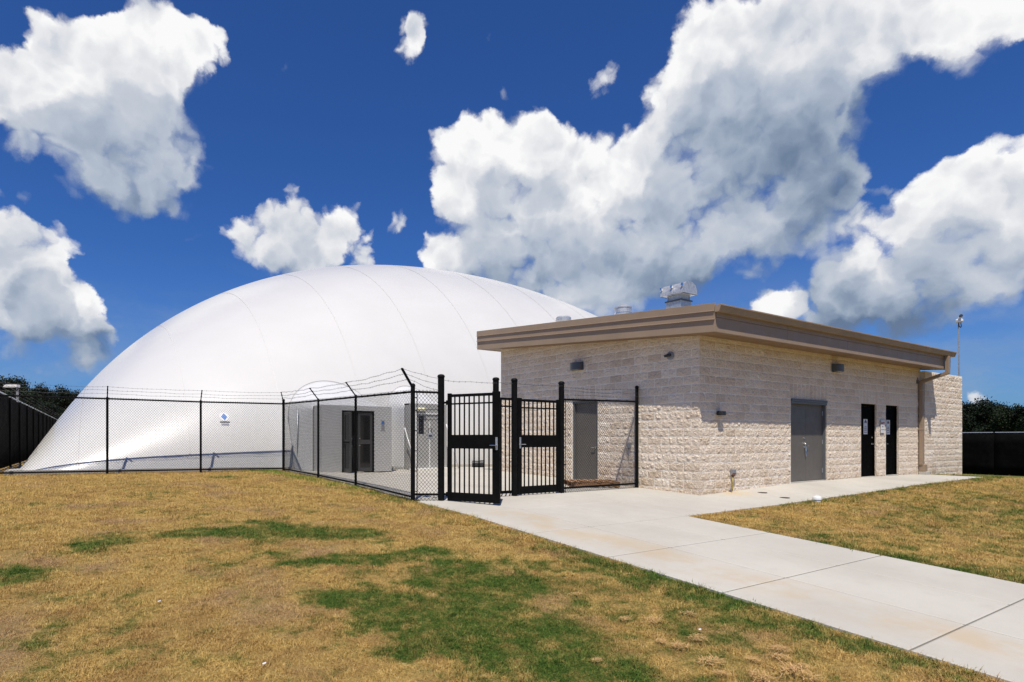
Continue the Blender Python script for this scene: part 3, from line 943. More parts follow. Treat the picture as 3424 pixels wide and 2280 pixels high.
# mortar bed and core of the walls
wc = MB()
c0 = 0.001
def skin_y(a, b_, z0, z1):
    wc.box(a, b_, c0, 0.16, z0, z1)
segs = [(c0, 3.93), (5.83, 7.90), (8.93, 9.57), (10.50, 12.19)]
for a, b_ in segs: skin_y(a, b_, -0.3, ZTOP)
skin_y(c0, 12.19, ZTOP, 3.68)
for a, b_ in ((0.16, 3.07), (4.02, 7.31)):
    wc.box(c0, 0.16, a, b_, -0.3, ZTOP)
wc.quadbox([(c0, 0.16, ZTOP), (0.16, 0.16, ZTOP), (0.16, 7.31, ZTOP), (c0, 7.31, ZTOP),
            (c0, 0.16, 3.69), (0.16, 0.16, 3.69), (0.16, 7.31, 4.28), (c0, 7.31, 4.28)])
wc.quadbox([(0.165, 0.165, -0.3), (12.18, 0.165, -0.3), (12.18, 7.30, -0.3), (0.165, 7.30, -0.3),
            (0.165, 0.165, 3.69), (12.18, 0.165, 3.69), (12.18, 7.30, 4.28), (0.165, 7.30, 4.28)])
wc.build('mortar_wall', MATS['mortar'], building)

# plain block jambs and heads line the openings
for q, (a, b_, zt_) in enumerate(OPN):
    j = MB(); j.box(a - 0.02, a + 0.003, 0.0035, 0.155, -0.1, zt_); j.box(b_ - 0.003, b_ + 0.02, 0.0035, 0.155, -0.1, zt_); j.box(a + 0.003, b_ - 0.003, 0.0035, 0.155, zt_ - 0.003, zt_ + 0.02)
    j.build('door_reveal', MATS['split_face_block'], building)
j = MB(); j.box(0.0035, 0.155, 3.05, 3.073, -0.1, ZTOP); j.box(0.0035, 0.155, 4.017, 4.04, -0.1, ZTOP); j.box(0.0035, 0.155, 3.073, 4.017, ZTOP - 0.003, ZTOP + 0.02)
j.build('door_reveal', MATS['split_face_block'], building)
# roof
RY0, RY1, RX0, RX1 = -0.70, 7.98, -0.50, 12.56
def slantbox(mb, x0, x1, y0, y1, d0, d1):
    """box that follows the roof pitch; d0, d1 are heights above the soffit plane"""
    return mb.quadbox([(x0, y0, soff(y0) + d0), (x1, y0, soff(y0) + d0), (x1, y1, soff(y1) + d0), (x0, y1, soff(y1) + d0),
                       (x0, y0, soff(y0) + d1), (x1, y0, soff(y0) + d1), (x1, y1, soff(y1) + d1), (x0, y1, soff(y1) + d1)])
roof = MB()
slantbox(roof, RX0 + 0.05, RX1 - 0.05, RY0 + 0.05, RY1 - 0.05, 0.03, 0.50)
roof_o = roof.build('roof', MATS['roof_membrane'], building)
s_ = MB()
slantbox(s_, RX0 + 0.045, RX1 - 0.045, RY0 + 0.045, RY1 - 0.045, 0.0, 0.028)
s_.build('soffit', MATS['soffit_metal'], roof_o)
# rake fascia in three stepped bands with drip beads
for sx0, sx1, out in ((RX0, RX0 + 0.044, -1), (RX1 - 0.044, RX1, 1)):
    for d0, d1, pr in ((-0.015, 0.245, 0.0), (0.262, 0.425, 0.006), (0.442, 0.60, 0.016)):
        f_ = MB()
        a, b_ = (sx0 - pr, sx1) if out < 0 else (sx0, sx1 + pr)
        slantbox(f_, a, b_, RY0, RY1, d0, d1)
        f_.build('fascia_band', MATS['bronze_metal'], roof_o, bevel=0.003)
    for d0 in (0.246, 0.426):
        f_ = MB()
        a, b_ = (sx0 - 0.034, sx1) if out < 0 else (sx0, sx1 + 0.034)
        slantbox(f_, a, b_, RY0, RY1, d0, d0 + 0.015)
        f_.build('drip_bead', MATS['bronze_trim'], roof_o)
# eave fascia panels with open joints
xe = [RX0 + 0.05, 2.415, 5.43, 8.487, 11.5, RX1 - 0.05]
for a, b_ in zip(xe[:-1], xe[1:]):
    f_ = MB(); f_.box(a + 0.004, b_ - 0.004, RY0, RY0 + 0.04, soff(RY0) - 0.012, soff(RY0) + 0.30)
    f_.build('fascia_panel', MATS['bronze_metal'], roof_o, bevel=0.003)
    f_ = MB(); f_.box(a + 0.004, b_ - 0.004, RY0 - 0.008, RY0 + 0.04, soff(RY0) + 0.306, soff(RY0) + 0.44)
    f_.build('fascia_panel', MATS['bronze_metal'], roof_o, bevel=0.003)
f_ = MB(); f_.box(RX0 + 0.05, RX1 - 0.05, RY1 - 0.04, RY1, soff(RY1) - 0.012, soff(RY1) + 0.5)
f_.build('fascia_panel', MATS['bronze_metal'], roof_o)
gt = MB()
zt = soff(RY0) + 0.55
gt.prism([(RX0 - 0.02, RY0 - 0.012, zt - 0.15), (RX0 - 0.02, RY0 - 0.11, zt - 0.15), (RX0 - 0.02, RY0 - 0.15, zt - 0.03),
          (RX0 - 0.02, RY0 - 0.165, zt - 0.03), (RX0 - 0.02, RY0 - 0.165, zt), (RX0 - 0.02, RY0 - 0.012, zt)], (RX1 - RX0 + 0.05, 0, 0))
gt.build('gutter', MATS['bronze_metal'], roof_o, bevel=0.003)
dsm = MB()
def duct(mb, p, q, w1, w2, up):
    p = Vector(p); q = Vector(q); d = (q - p).normalized(); s = d.cross(Vector(up)).normalized(); t = s.cross(d)
    c = [(-1, -1), (1, -1), (1, 1), (-1, 1)]
    mb.quadbox([p + s * a * w1 / 2 + t * b_ * w2 / 2 for a, b_ in c] + [q + s * a * w1 / 2 + t * b_ * w2 / 2 for a, b_ in c])
duct(dsm, (12.02, -0.79, 3.98), (12.02, -0.79, 3.40), 0.13, 0.10, (0, 1, 0))
duct(dsm, (12.02, -0.80, 3.44), (12.04, -0.08, 3.20), 0.13, 0.10, (0, 0, 1))
duct(dsm, (12.04, -0.09, 3.24), (12.04, -0.09, 0.42), 0.13, 0.10, (0, 1, 0))
dsm.box(12.0, 12.22, -0.19, -0.03, 0.20, 0.43)
dso = dsm.build('downspout', MATS['bronze_metal'], building, bevel=0.006)
st = MB(); st.box(11.965, 12.115, -0.148, -0.02, 1.60, 1.63); st.box(11.965, 12.115, -0.148, -0.02, 2.9, 2.93)
st.build('strap', MATS['bronze_trim'], dso)
bt = MB(); bt.box(11.98, 12.3, -0.24, -0.02, 0.03, 0.19)
bt.build('splash_block', MATS['broom_concrete'], building, bevel=0.01)

# ---------------------------------------------------------------- doors of the building
def lever(parent, p, ux, out, mat='steel_bright', rose=True):
    """lever handle at p: ux = lever direction, out = outward normal"""
    p = Vector(p); ux = Vector(ux); out = Vector(out)
    h = MB()
    h.tube([p, p + out * 0.055], 0.012, 8)
    h.tube([p + out * 0.05, p + out * 0.052 + ux * 0.12], 0.009, 8)
    if rose: h.lathe(p, [(0.028, 0), (0.028, 0.008)], 14, axis=out)
    return h.build('handle', MATS[mat], parent, smooth=True, auto=40)

DY = 0.115
# double grey door
r = 0.06
dd = tag(bpy.data.objects.new('door', None)); dd.parent = building; dd.location = (4.88, DY, 0.13); link(dd)
dd['label'] = 'wide grey double metal door on the long wall'
fr = MB()
fr.box(3.93, 3.98, 0.02, DY + 0.03, 0.05, 2.30); fr.box(5.78, 5.83, 0.02, DY + 0.03, 0.05, 2.30)
fr.box(3.93, 5.83, 0.02, DY + 0.03, 2.27, 2.352)
fr.build('door_frame', MATS['frame_grey'], dd, bevel=0.004)
hd = MB(); hd.box(3.94, 5.82, -0.028, 0.019, 2.285, 2.335); hd.box(3.94, 5.82, -0.04, 0.019, 2.337, 2.350); hd.box(3.94, 5.82, -0.012, 0.019, 2.225, 2.283)
hd.build('drip_cap', MATS['frame_grey'], dd, bevel=0.003)
for a, b_ in ((3.985, 4.878), (4.884, 5.775)):
    l = MB(); l.box(a, b_, DY - 0.022, DY + 0.02, 0.145, 2.262)
    l.build('door_leaf', MATS['door_grey'], dd, bevel=0.003)
sl_ = MB(); sl_.box(3.93, 5.83, 0.0, 0.15, 0.02, 0.135)
sl_.build('threshold', MATS['broom_concrete'], dd)
lever(dd, (4.80, DY - 0.022, 1.07), (0.0, 0, -1), (0, -1, 0))
hh = MB()
hh.lathe((4.79, DY - 0.024, 1.30), [(0.022, 0), (0.022, 0.014)], 14, axis=(0, -1, 0))
hh.lathe((4.79, DY - 0.024, 1.15), [(0.030, 0), (0.030, 0.03), (0.02, 0.05)], 14, axis=(0, -1, 0))
hh.tube([(4.95, DY - 0.03, 1.12), (4.95, DY - 0.07, 1.10), (4.90, DY - 0.07, 1.09)], 0.010, 8)
ch = [(4.80 + 0.06 * math.sin(t * PI), DY - 0.055, 1.12 - 0.32 * math.sin(t * PI / 1.0) * (1 if t < .5 else 1)) for t in [i / 14 for i in range(15)]]
ch = [(4.78 + 0.10 * t, DY - 0.055, 1.12 - 0.30 * math.sin(t * PI)) for t in [i / 14 for i in range(15)]]
hh.tube(ch, 0.008, 6)
hh.build('lock', MATS['steel_bright'], dd, smooth=True, auto=40)
hg = MB()
for z in (0.4, 1.2, 2.0): hg.tube([(5.777, DY - 0.03, z - 0.06), (5.777, DY - 0.03, z + 0.06)], 0.009, 8)
hg.build('hinge', MATS['galvanised_dull'], dd)

def text_mesh(body, size, depth=0.0006):
    cu = bpy.data.curves.new('lettering', 'FONT')
    cu.body = body; cu.size = size; cu.extrude = depth; cu.align_x = 'CENTER'; cu.align_y = 'CENTER'; cu.resolution_u = 2
    o = bpy.data.objects.new('lettering', cu)
    me = bpy.data.meshes.new_from_object(o)
    bpy.data.objects.remove(o); bpy.data.curves.remove(cu)
    return me

def lettering(parent, body, size, pos, rotz, mat, tilt=0.0):
    me = text_mesh(body, size)
    me.materials.clear(); me.materials.append(MATS[mat])
    o = bpy.data.objects.new('lettering', me)
    o.parent = parent; o.location = Vector(pos) - wloc(parent); o.rotation_euler = (PI / 2 + tilt, 0, rotz)
    link(o); return o

def black_door(x0, x1, hinge_right, lab):
    d = bpy.data.objects.new('door', None); d.parent = building; d.location = ((x0 + x1) / 2, DY, 0.12); link(d)
    d['label'] = lab
    f = MB()
    f.box(x0, x0 + 0.045, 0.05, DY + 0.03, 0.08, 2.35); f.box(x1 - 0.045, x1, 0.05, DY + 0.03, 0.08, 2.35)
    f.box(x0 + 0.045, x1 - 0.045, 0.05, DY + 0.03, 2.29, 2.35)
    f.build('door_frame', MATS['door_black'], d, bevel=0.003)
    l = MB(); l.box(x0 + 0.05, x1 - 0.05, DY - 0.03, DY + 0.02, 0.15, 2.28)
    l.build('door_leaf', MATS['door_black'], d, bevel=0.004)
    t = MB(); t.box(x0, x1, 0.0, 0.15, 0.05, 0.138); t.build('threshold', MATS['broom_concrete'], d)
    hx = x0 + 0.13 if hinge_right else x1 - 0.13
    lever(d, (hx, DY - 0.03, 1.13), (1 if hinge_right else -1, 0, 0), (0, -1, 0))
    k = MB(); k.lathe((hx, DY - 0.031, 1.33), [(0.022, 0), (0.022, 0.012)], 12, axis=(0, -1, 0)); k.build('lock', MATS['steel_bright'], d)
    g = MB()
    gx = x1 - 0.045 if hinge_right else x0 + 0.045
    for z in (0.45, 1.25, 2.05): g.tube([(gx, DY - 0.04, z - 0.06), (gx, DY - 0.04, z + 0.06)], 0.010, 8)
    g.build('hinge', MATS['door_black'], d)
    # hazard placard with a four-square diamond and lines of print
    cx_ = x0 + (x1 - x0) * (0.47 if not hinge_right else 0.40); zc = 1.66
    p = MB(); p.box(cx_ - 0.13, cx_ + 0.13, DY - 0.036, DY - 0.031, zc - 0.23, zc + 0.23)
    so_ = p.build('placard', MATS['sign_white'], d, bevel=0.002)
    y = DY - 0.0365
    zc2 = zc + 0.135
    s = 0.043
    for (du, dz), mt in (((0, 1), 'sign_red'), ((-1, 0), 'sign_blue'), ((1, 0), 'sign_red'), ((0, -1), 'sign_white')):
        q = MB()
        c = Vector((cx_ + du * s, y, zc2 + dz * s))
        q.prism([c + Vector((0, 0, s * .95)), c + Vector((s * .95, 0, 0)), c + Vector((0, 0, -s * .95)), c + Vector((-s * .95, 0, 0))], (0, -0.0012, 0))
        mt2 = {'sign_red': 'sign_darkred', 'sign_blue': 'sign_black', 'sign_white': 'sign_white'}[mt]
        q.build('emblem', MATS[mt2], so_)
    for zz, ww, hh_ in ((0.0, 0.07, 0.028), (-0.05, 0.095, 0.036), (-0.105, 0.085, 0.034), (-0.175, 0.10, 0.022)):
        q = MB()
        n = 5
        for i in range(n):
            a = cx_ - ww + (2 * ww) * i / n
            q.box(a, a + 2 * ww / n * 0.72, y - 0.001, y, zc + zz - hh_ / 2, zc + zz + hh_ / 2)
        q.build('print_line', MATS['sign_grey'], so_)
    return d
black_door(7.90, 8.93, False, 'black metal door nearer the grey double door, lever on its right')
black_door(9.57, 10.50, True, 'black metal door nearer the downspout, lever on its left')

# warning sign between the black doors
ws = thing('warning_sign', 'white sign with a red band saying DANGER between the two black doors', 'sign', (9.26, -0.03, 1.66))
q = MB(); q.box(9.13, 9.39, -0.034, -0.028, 1.47, 1.87); q.build('sign_plate', MATS['sign_white'], ws, bevel=0.002)
q = MB(); q.box(9.145, 9.375, -0.037, -0.0345, 1.74, 1.81); q.build('red_band', MATS['sign_red'], ws)
lettering(ws, 'DANGER', 0.052, (9.26, -0.0385, 1.775), 0, 'sign_white')
lettering(ws, 'NO', 0.075, (9.26, -0.0355, 1.67), 0, 'sign_black')
lettering(ws, 'SMOKING', 0.048, (9.26, -0.0355, 1.575), 0, 'sign_grey')

# side door, seen through the fence
sd = bpy.data.objects.new('door', None); sd.parent = building; sd.location = (DY, 3.54, 0.1); link(sd)
sd['label'] = 'single grey metal door behind the chain-link fence'
f = MB(); f.box(0.02, DY + 0.03, 3.07, 3.12, 0.0, 2.352); f.box(0.02, DY + 0.03, 3.97, 4.02, 0.0, 2.352); f.box(0.02, DY + 0.03, 3.12, 3.97, 2.29, 2.352)
f.build('door_frame', MATS['frame_grey'], sd, bevel=0.003)
l = MB(); l.box(DY - 0.03, DY + 0.02, 3.125, 3.965, 0.13, 2.285); l.build('door_leaf', MATS['door_grey'], sd, bevel=0.003)
t = MB(); t.box(0.0, 0.15, 3.07, 4.02, -0.02, 0.125); t.build('threshold', MATS['broom_concrete'], sd)
lever(sd, (DY - 0.03, 3.22, 1.05), (0, 1, 0), (-1, 0, 0))

# ---------------------------------------------------------------- screen wall beyond the building
sw = thing('block_screen_wall', 'rough pale block screen wall standing at the far end past the downspout', 'wall', (12.2, -0.1, 0))
it = []
SWY = -0.12
for (u, z, L, H, mL, mR) in course_blocks(12.2, 15.55, -0.4, 3.50, ZPH - 0.02, [], [], False, True, 0, 8):
    it.append(((u, SWY, z), 0, L, H, mL, mR))
for (u, z, L, H, mL, mR) in course_blocks(SWY, SWY + 0.40, -0.4, 3.50, ZPH - 0.02, [], [], True, False, 1, 9):
    it.append(((15.55, u, z), PI / 2, L, H, 1 if abs(u - SWY) < 1e-3 else 0, 0))
place_blocks(sw, it, 300, seed=9)
c = MB(); c.box(12.215, 15.549, SWY + 0.001, SWY + 0.39, -0.5, 3.575)
c.build('mortar_wall', MATS['mortar'], sw)

# ---------------------------------------------------------------- things on the building walls and roof
def wallpack(name, label, c, ux, out):
    """wedge wall lamp: c = centre on the wall, ux = along the wall, out = outward"""
    c = Vector(c); ux = Vector(ux); out = Vector(out)
    t = thing(name, label, 'lamp', c, 'grey wall lamps under the roof edge')
    h = MB()
    n = 8
    prof = []
    for i in range(n + 1):
        a = PI * i / n
        prof.append(c + ux * (-0.20 * math.cos(a) * (1 if abs(math.cos(a)) < 0.99 else 1)) + out * (0.02 + 0.17 * math.sin(a) ** 0.55) + Vector((0, 0, -0.10)))
    h.prism(prof, (0, 0, 0.20))
    h.build('housing', MATS['lamp_grey'], t, smooth=True, auto=35, bevel=0.008)
    b_ = MB(); b_.obox(c, ux, out, -0.22, 0.22, 0.0, 0.025, -0.115, 0.115); b_.build('back_plate', MATS['lamp_grey'], t, bevel=0.004)
    l = MB(); l.obox(c, ux, out, -0.13, 0.13, 0.04, 0.15, -0.112, -0.102); l.build('lens', MATS['lamp_lens'], t)
    return t
wallpack('wall_lamp', 'grey wall lamp high on the gated side wall above the chain-link fence', (-0.016, 3.80, 3.33), (0, 1, 0), (-1, 0, 0))
wallpack('wall_lamp', 'grey wall lamp high on the long wall to the right of the double door', (6.30, -0.016, 3.30), (1, 0, 0), (0, -1, 0))

t = thing('security_camera', 'small round security camera high on the wall near the building corner', 'camera', (-0.02, 0.76, 3.27))
m_ = MB(); m_.lathe((-0.012, 0.76, 3.27), [(0.10, 0), (0.10, 0.02), (0.085, 0.035), (0.03, 0.04)], 24, axis=(-1, 0, 0)); m_.build('mount', MATS['utility_grey'], t, smooth=True, auto=35)
m_ = MB(); m_.tube([(-0.05, 0.76, 3.27), (-0.11, 0.77, 3.262)], 0.025, 10); m_.tube([(-0.09, 0.71, 3.29), (-0.10, 0.86, 3.262)], 0.032, 12); m_.build('camera_body', MATS['pipe_black'], t, smooth=True, auto=35)

t = thing('flood_sensor', 'small black box light on the long wall near the building corner', 'light', (0.70, -0.02, 1.88))
m_ = MB(); m_.box(0.60, 0.80, -0.15, -0.03, 1.835, 1.935); m_.build('housing', MATS['pipe_black'], t, bevel=0.015)
m_ = MB(); m_.box(0.66, 0.74, -0.04, -0.012, 1.85, 1.92); m_.build('bracket', MATS['pipe_black'], t)
m_ = MB(); m_.lathe((0.70, -0.151, 1.89), [(0.022, 0), (0.018, 0.01)], 14, axis=(0, -1, 0)); m_.build('lens', MATS['dark_glass'], t)

t = thing('junction_box', 'tiny dark box on the wall top left of the downspout', 'box', (11.86, -0.02, 3.2))
m_ = MB(); m_.box(11.83, 11.91, -0.06, -0.012, 3.14, 3.26); m_.build('cover', MATS['frame_grey'], t, bevel=0.006)
m_ = MB(); m_.tube([(11.87, -0.04, 3.26), (11.87, -0.04, 3.34)], 0.012, 8); m_.build('conduit', MATS['frame_grey'], t)

t = thing('water_spigot', 'rusty water spigot with a grey box low on the wall by the building corner', 'spigot', (1.15, -0.03, 0.42))
m_ = MB(); m_.box(1.17, 1.29, -0.10, -0.012, 0.41, 0.56); m_.build('valve_box', MATS['utility_grey'], t, bevel=0.006)
m_ = MB(); m_.tube([(1.22, -0.03, 0.42), (1.16, -0.12, 0.43), (1.08, -0.16, 0.44), (1.02, -0.18, 0.44), (1.01, -0.18, 0.40)], 0.026, 10)
m_.lathe((1.02, -0.18, 0.41), [(0.038, 0), (0.038, 0.03)], 12); m_.lathe((1.15, -0.13, 0.455), [(0.035, 0), (0.035, 0.02)], 10)
m_.build('pipe', MATS['rusty_pipe'], t, smooth=True, auto=35)
m_ = MB(); m_.tube([(1.01, -0.18, 0.40), (1.02, -0.175, 0.25), (1.05, -0.15, 0.12), (1.06, -0.12, 0.04)], 0.016, 8); m_.build('hose', MATS['yellow_hose'], t, smooth=True)  # added tube standing for the rust stain, running water and shadow below the spigot

t = thing('outlet_box', 'small grey outlet box on the wall behind the chain-link fence', 'box', (-0.02, 1.98, 1.12))
m_ = MB(); m_.box(-0.07, -0.012, 1.93, 2.03, 1.05, 1.19); m_.build('cover', MATS['utility_grey'], t, bevel=0.006)
m_ = MB(); m_.tube([(-0.045, 1.98, 1.05), (-0.045, 1.98, 0.85)], 0.012, 8); m_.build('conduit', MATS['utility_grey'], t)

def roof_top(y): return soff(y) + 0.50
# big hooded exhaust
hx0, hy0 = 1.79, 1.78
t = thing('roof_exhaust_hood', 'large shiny hooded exhaust fan on the roof near the front corner', 'exhaust vent', (hx0, hy0, roof_top(hy0)))
m_ = MB(); m_.box(hx0, hx0 + 0.46, hy0, hy0 + 0.46, roof_top(hy0) - 0.1, 5.06); m_.build('curb', MATS['galvanised_dull'], t, bevel=0.004)
m_ = MB(); m_.box(hx0 - 0.025, hx0 + 0.485, hy0 - 0.025, hy0 + 0.485, 5.03, 5.07); m_.build('flange', MATS['lamp_grey'], t)
m_ = MB(); m_.box(hx0 + 0.04, hx0 + 0.42, hy0 + 0.04, hy0 + 0.42, 5.07, 5.24); m_.build('throat', MATS['galvanised_dull'], t)
m_ = MB()
for qx, qy in ((0.03, 0.03), (0.43, 0.03), (0.03, 0.43), (0.43, 0.43)):
    m_.tube([(hx0 + qx, hy0 + qy, 5.07), (hx0 + qx, hy0 + qy, 5.26)], 0.012, 6)
m_.build('support_leg', MATS['galvanised_dull'], t)
# hood: half-round section running along y
cx_, cy_ = hx0 + 0.23, hy0 + 0.23
def hood_section(y, k=1.0):
    pts = [(-0.315, 0.0), (-0.305, 0.10), (-0.24, 0.24), (-0.13, 0.31), (0.0, 0.325), (0.13, 0.31), (0.24, 0.24), (0.305, 0.10), (0.315, 0.0)]
    return [(cx_ + a * k, y, 5.21 + (b_ + 0) * k) for a, b_ in pts]
m_ = MB(); m_.prism(hood_section(cy_ - 0.35), (0, 0.70, 0)); m_.build('hood', MATS['galvanised'], t, smooth=True, auto=20)
for yy in (cy_ - 0.355, cy_ - 0.02, cy_ + 0.31):
    m_ = MB(); m_.prism(hood_section(yy, 1.02), (0, 0.045, 0)); m_.build('rib', MATS['galvanised'], t, smooth=True, auto=20)
for yy in (cy_ - 0.33, cy_, cy_ + 0.33):
    m_ = MB(); m_.box(cx_ - 0.335, cx_ - 0.29, yy - 0.03, yy + 0.03, 5.40 - 0.02, 5.46); m_.build('clamp', MATS['steel_bright'], t, bevel=0.006)
# round vents
t = thing('roof_vent', 'round galvanised roof vent standing in full above the roof edge', 'roof vent', (2.06, 3.97, roof_top(3.97)))
zc = roof_top(3.97)
m_ = MB(); m_.lathe((2.06, 3.97, zc - 0.1), [(0.16, 0), (0.16, 0.42), (0.235, 0.55), (0.25, 0.56), (0.25, 0.86), (0.265, 0.86), (0.265, 0.885), (0.22, 0.885), (0.12, 0.96), (0.05, 0.985)], 32)
m_.build('housing', MATS['galvanised'], t, smooth=True, auto=30)
m_ = MB(); m_.lathe((2.06, 3.97, zc + 0.60), [(0.254, 0), (0.254, 0.018)], 32); m_.build('band', MATS['steel_bright'], t, smooth=True, auto=30)
ry = 6.3
d_ = Vector((RGT.x * ((1960 - 1479) / 1985.) + FWD.x, RGT.y * ((1960 - 1479) / 1985.) + FWD.y, 0)) * 0
t = thing('roof_vent', 'low round roof vent whose cap barely clears the roof edge in front of the dome', 'roof vent', (1.46, 5.9, roof_top(5.9)))
zc = roof_top(5.9)
m_ = MB(); m_.lathe((1.46, 5.9, zc - 0.1), [(0.14, 0), (0.14, 0.50), (0.23, 0.56), (0.245, 0.58), (0.245, 0.68), (0.20, 0.72), (0.08, 0.74)], 32)
m_.build('housing', MATS['galvanised'], t, smooth=True, auto=30)

# pole camera beyond the screen wall
px_, py_ = 16.8, 0.32
t = thing('camera_pole', 'thin tall grey pole with a small white camera on top, behind the screen wall', 'camera pole', (px_, py_, 0.0))
m_ = MB(); m_.tube([(px_, py_, -0.2), (px_ - 0.04, py_ + 0.02, 5.72)], 0.03, 12, radii=[0.036, 0.026]); m_.build('pole', MATS['galvanised_dull'], t, smooth=True, auto=40)
m_ = MB(); m_.tube([(px_ - 0.10, py_, 5.58), (px_ - 0.10, py_, 5.78)], 0.018, 8); m_.tube([(px_ + 0.09, py_, 5.80), (px_ + 0.11, py_ - 0.02, 5.62), (px_ + 0.04, py_ - 0.02, 5.57), (px_ - 0.02, py_, 5.62)], 0.014, 8); m_.build('cable', MATS['pipe_black'], t)
m_ = MB(); m_.lathe((px_ - 0.04, py_, 5.76), [(0.09, 0), (0.12, 0.04), (0.12, 0.10), (0.08, 0.13)], 16); m_.build('base_collar', MATS['white_pvc'], t, smooth=True, auto=35)
m_ = MB(); m_.tube([(px_ - 0.22, py_ - 0.10, 5.97), (px_ + 0.07, py_ + 0.04, 5.93)], 0.05, 12); m_.build('camera_head', MATS['white_pvc'], t, smooth=True, auto=40)
m_ = MB(); m_.tube([(px_ - 0.27, py_ - 0.125, 5.975), (px_ - 0.20, py_ - 0.09, 5.967)], 0.056, 12); m_.build('camera_lens', MATS['pipe_black'], t, smooth=True, auto=40)

# ---------------------------------------------------------------- fences
def rail_tube(parent, name, a, b_, r, mat='black_vinyl', n=8):
    m_ = MB(); m_.tube([a, b_], r, n); return m_.build(name, MATS[mat], parent, smooth=True, auto=40)

def post(parent, x, y, zt, r, cap=True, zb=None):
    z0 = gz(x, y) - 0.25 if zb is None else zb
    m_ = MB()
    prof = [(r, 0), (r, zt - z0 - 0.02)]
    if cap: prof += [(r * 1.14, zt - z0 - 0.02), (r * 1.14, zt - z0 + 0.005), (r * 0.9, zt - z0 + 0.03), (r * 0.35, zt - z0 + 0.042)]
    m_.lathe((x, y, z0), prof, 14)
    return m_.build('post', MATS['black_vinyl'], parent, smooth=True, auto=35)

def chain_link(parent, A, B_, zb0, zt0, zb1, zt1, wire=0.0064, pitch=0.0724):
    """diagonal wires between two points; z limits interpolate from A to B"""
    A = Vector(A); B_ = Vector(B_)
    L = (B_ - A).length
    d = (B_ - A) / L; nrm = Vector((d.y, -d.x, 0))
    v = []; f = []
    def add(p, q, side):
        dd_ = (q - p).normalized(); u = dd_.cross(nrm).normalized() * wire / 2; w = nrm * wire / 2
        o = nrm * side * wire * 0.45
        b0_ = len(v)
        for c in (p, q):
            v.extend([tuple(c + o + u + w * 0), tuple(c + o + w), tuple(c + o - u), tuple(c + o - w)])
        for k in range(4):
            f.append((b0_ + k, b0_ + (k + 1) % 4, b0_ + 4 + (k + 1) % 4, b0_ + 4 + k))
    zmin = min(zb0, zb1); zmax = max(zt0, zt1)
    H = zmax - zmin
    slope = 1.12
    n = int((L + H / slope) / pitch) + 2
    for sgn in (1, -1):
        for i in range(-1, n):
            s0 = i * pitch - H / slope
            s1 = s0 + H / slope
            # points: rises from s0 (bottom) to s1 (top) for sgn>0, mirrored otherwise
            pts = []
            lo, hi = (s0, s1)
            steps = [max(0.0, lo), min(L, hi)]
            if steps[0] >= steps[1]: continue
            seg = []
            for s in steps:
                t = (s - lo) / (hi - lo)
                z = zmin + H * (t if sgn > 0 else 1 - t)
                seg.append([s, z])
            # clip against sloping bottom and top
            def lim(s): return zb0 + (zb1 - zb0) * s / L, zt0 + (zt1 - zt0) * s / L
            def clip(pa, pb, which):
                fa = (pa[1] - lim(pa[0])[0]) if which == 0 else (lim(pa[0])[1] - pa[1])
                fb = (pb[1] - lim(pb[0])[0]) if which == 0 else (lim(pb[0])[1] - pb[1])
                if fa < 0 and fb < 0: return None
                if fa < 0:
                    t = fa / (fa - fb); return [[pa[k] + (pb[k] - pa[k]) * t for k in (0, 1)], pb]
                if fb < 0:
                    t = fa / (fa - fb); return [pa, [pa[k] + (pb[k] - pa[k]) * t for k in (0, 1)]]
                return [pa, pb]
            r_ = clip(seg[0], seg[1], 0)
            if r_: r_ = clip(r_[0], r_[1], 1)
            if not r_ or abs(r_[0][0] - r_[1][0]) < 0.01: continue
            P = [A + d * s + Vector((0, 0, z - A.z)) for s, z in r_]
            add(P[0], P[1], sgn)
    m = bpy.data.meshes.new('mesh_wire')
    off = wloc(parent)
    m.from_pydata([(a - off.x, b2 - off.y, c - off.z) for a, b2, c in v], [], f)
    m.materials.append(MATS['black_mesh_wire'])
    o = bpy.data.objects.new('mesh_wire', m); o.parent = parent; link(o); o['kind'] = 'stuff'
    return o

def barbed(parent, pts, seed, sag=0.03):
    """barbed strand through pts"""
    rnd = random.Random(seed)
    m_ = MB()
    for a, b_ in zip(pts[:-1], pts[1:]):
        a = Vector(a); b_ = Vector(b_); L = (b_ - a).length
        n = max(4, int(L / 0.35))
        line = []
        for i in range(n + 1):
            t = i / n
            w_ = 0 if i in (0, n) else 1
            line.append(a.lerp(b_, t) + Vector((rnd.uniform(-.012, .012) * w_, rnd.uniform(-.012, .012) * w_, -4 * sag * t * (1 - t) + rnd.uniform(-.016, .016) * w_)))
        m_.tube(line, 0.0032, 4, caps=False)
        d = (b_ - a).normalized()
        k = int(L / 0.125)
        for i in range(1, k):
            t = i / k
            j = min(n - 1, int(t * n)); tt = t * n - j
            c = line[j].lerp(line[j + 1], tt)
            for q in range(2):
                r_ = Vector((rnd.uniform(-1, 1), rnd.uniform(-1, 1), rnd.uniform(-1, 1)))
                r_ = (r_ - d * r_.dot(d)).normalized() * 0.022 + d * 0.006
                m_.tube([c - r_, c + r_], 0.002, 3, caps=False)
    return m_.build('barbed_wire', MATS['barbed_steel'], parent)

def arm(parent, base, tip, r=0.016):
    m_ = MB(); base = Vector(base); tip = Vector(tip)
    m_.tube([base, tip], r, 6)
    for k in (0.42, 0.72, 0.98):
        c = base.lerp(tip, k); m_.box(c.x - 0.018, c.x + 0.018, c.y - 0.018, c.y + 0.018, c.z - 0.012, c.z + 0.018)
    return m_.build('arm', MATS['black_vinyl'], parent)

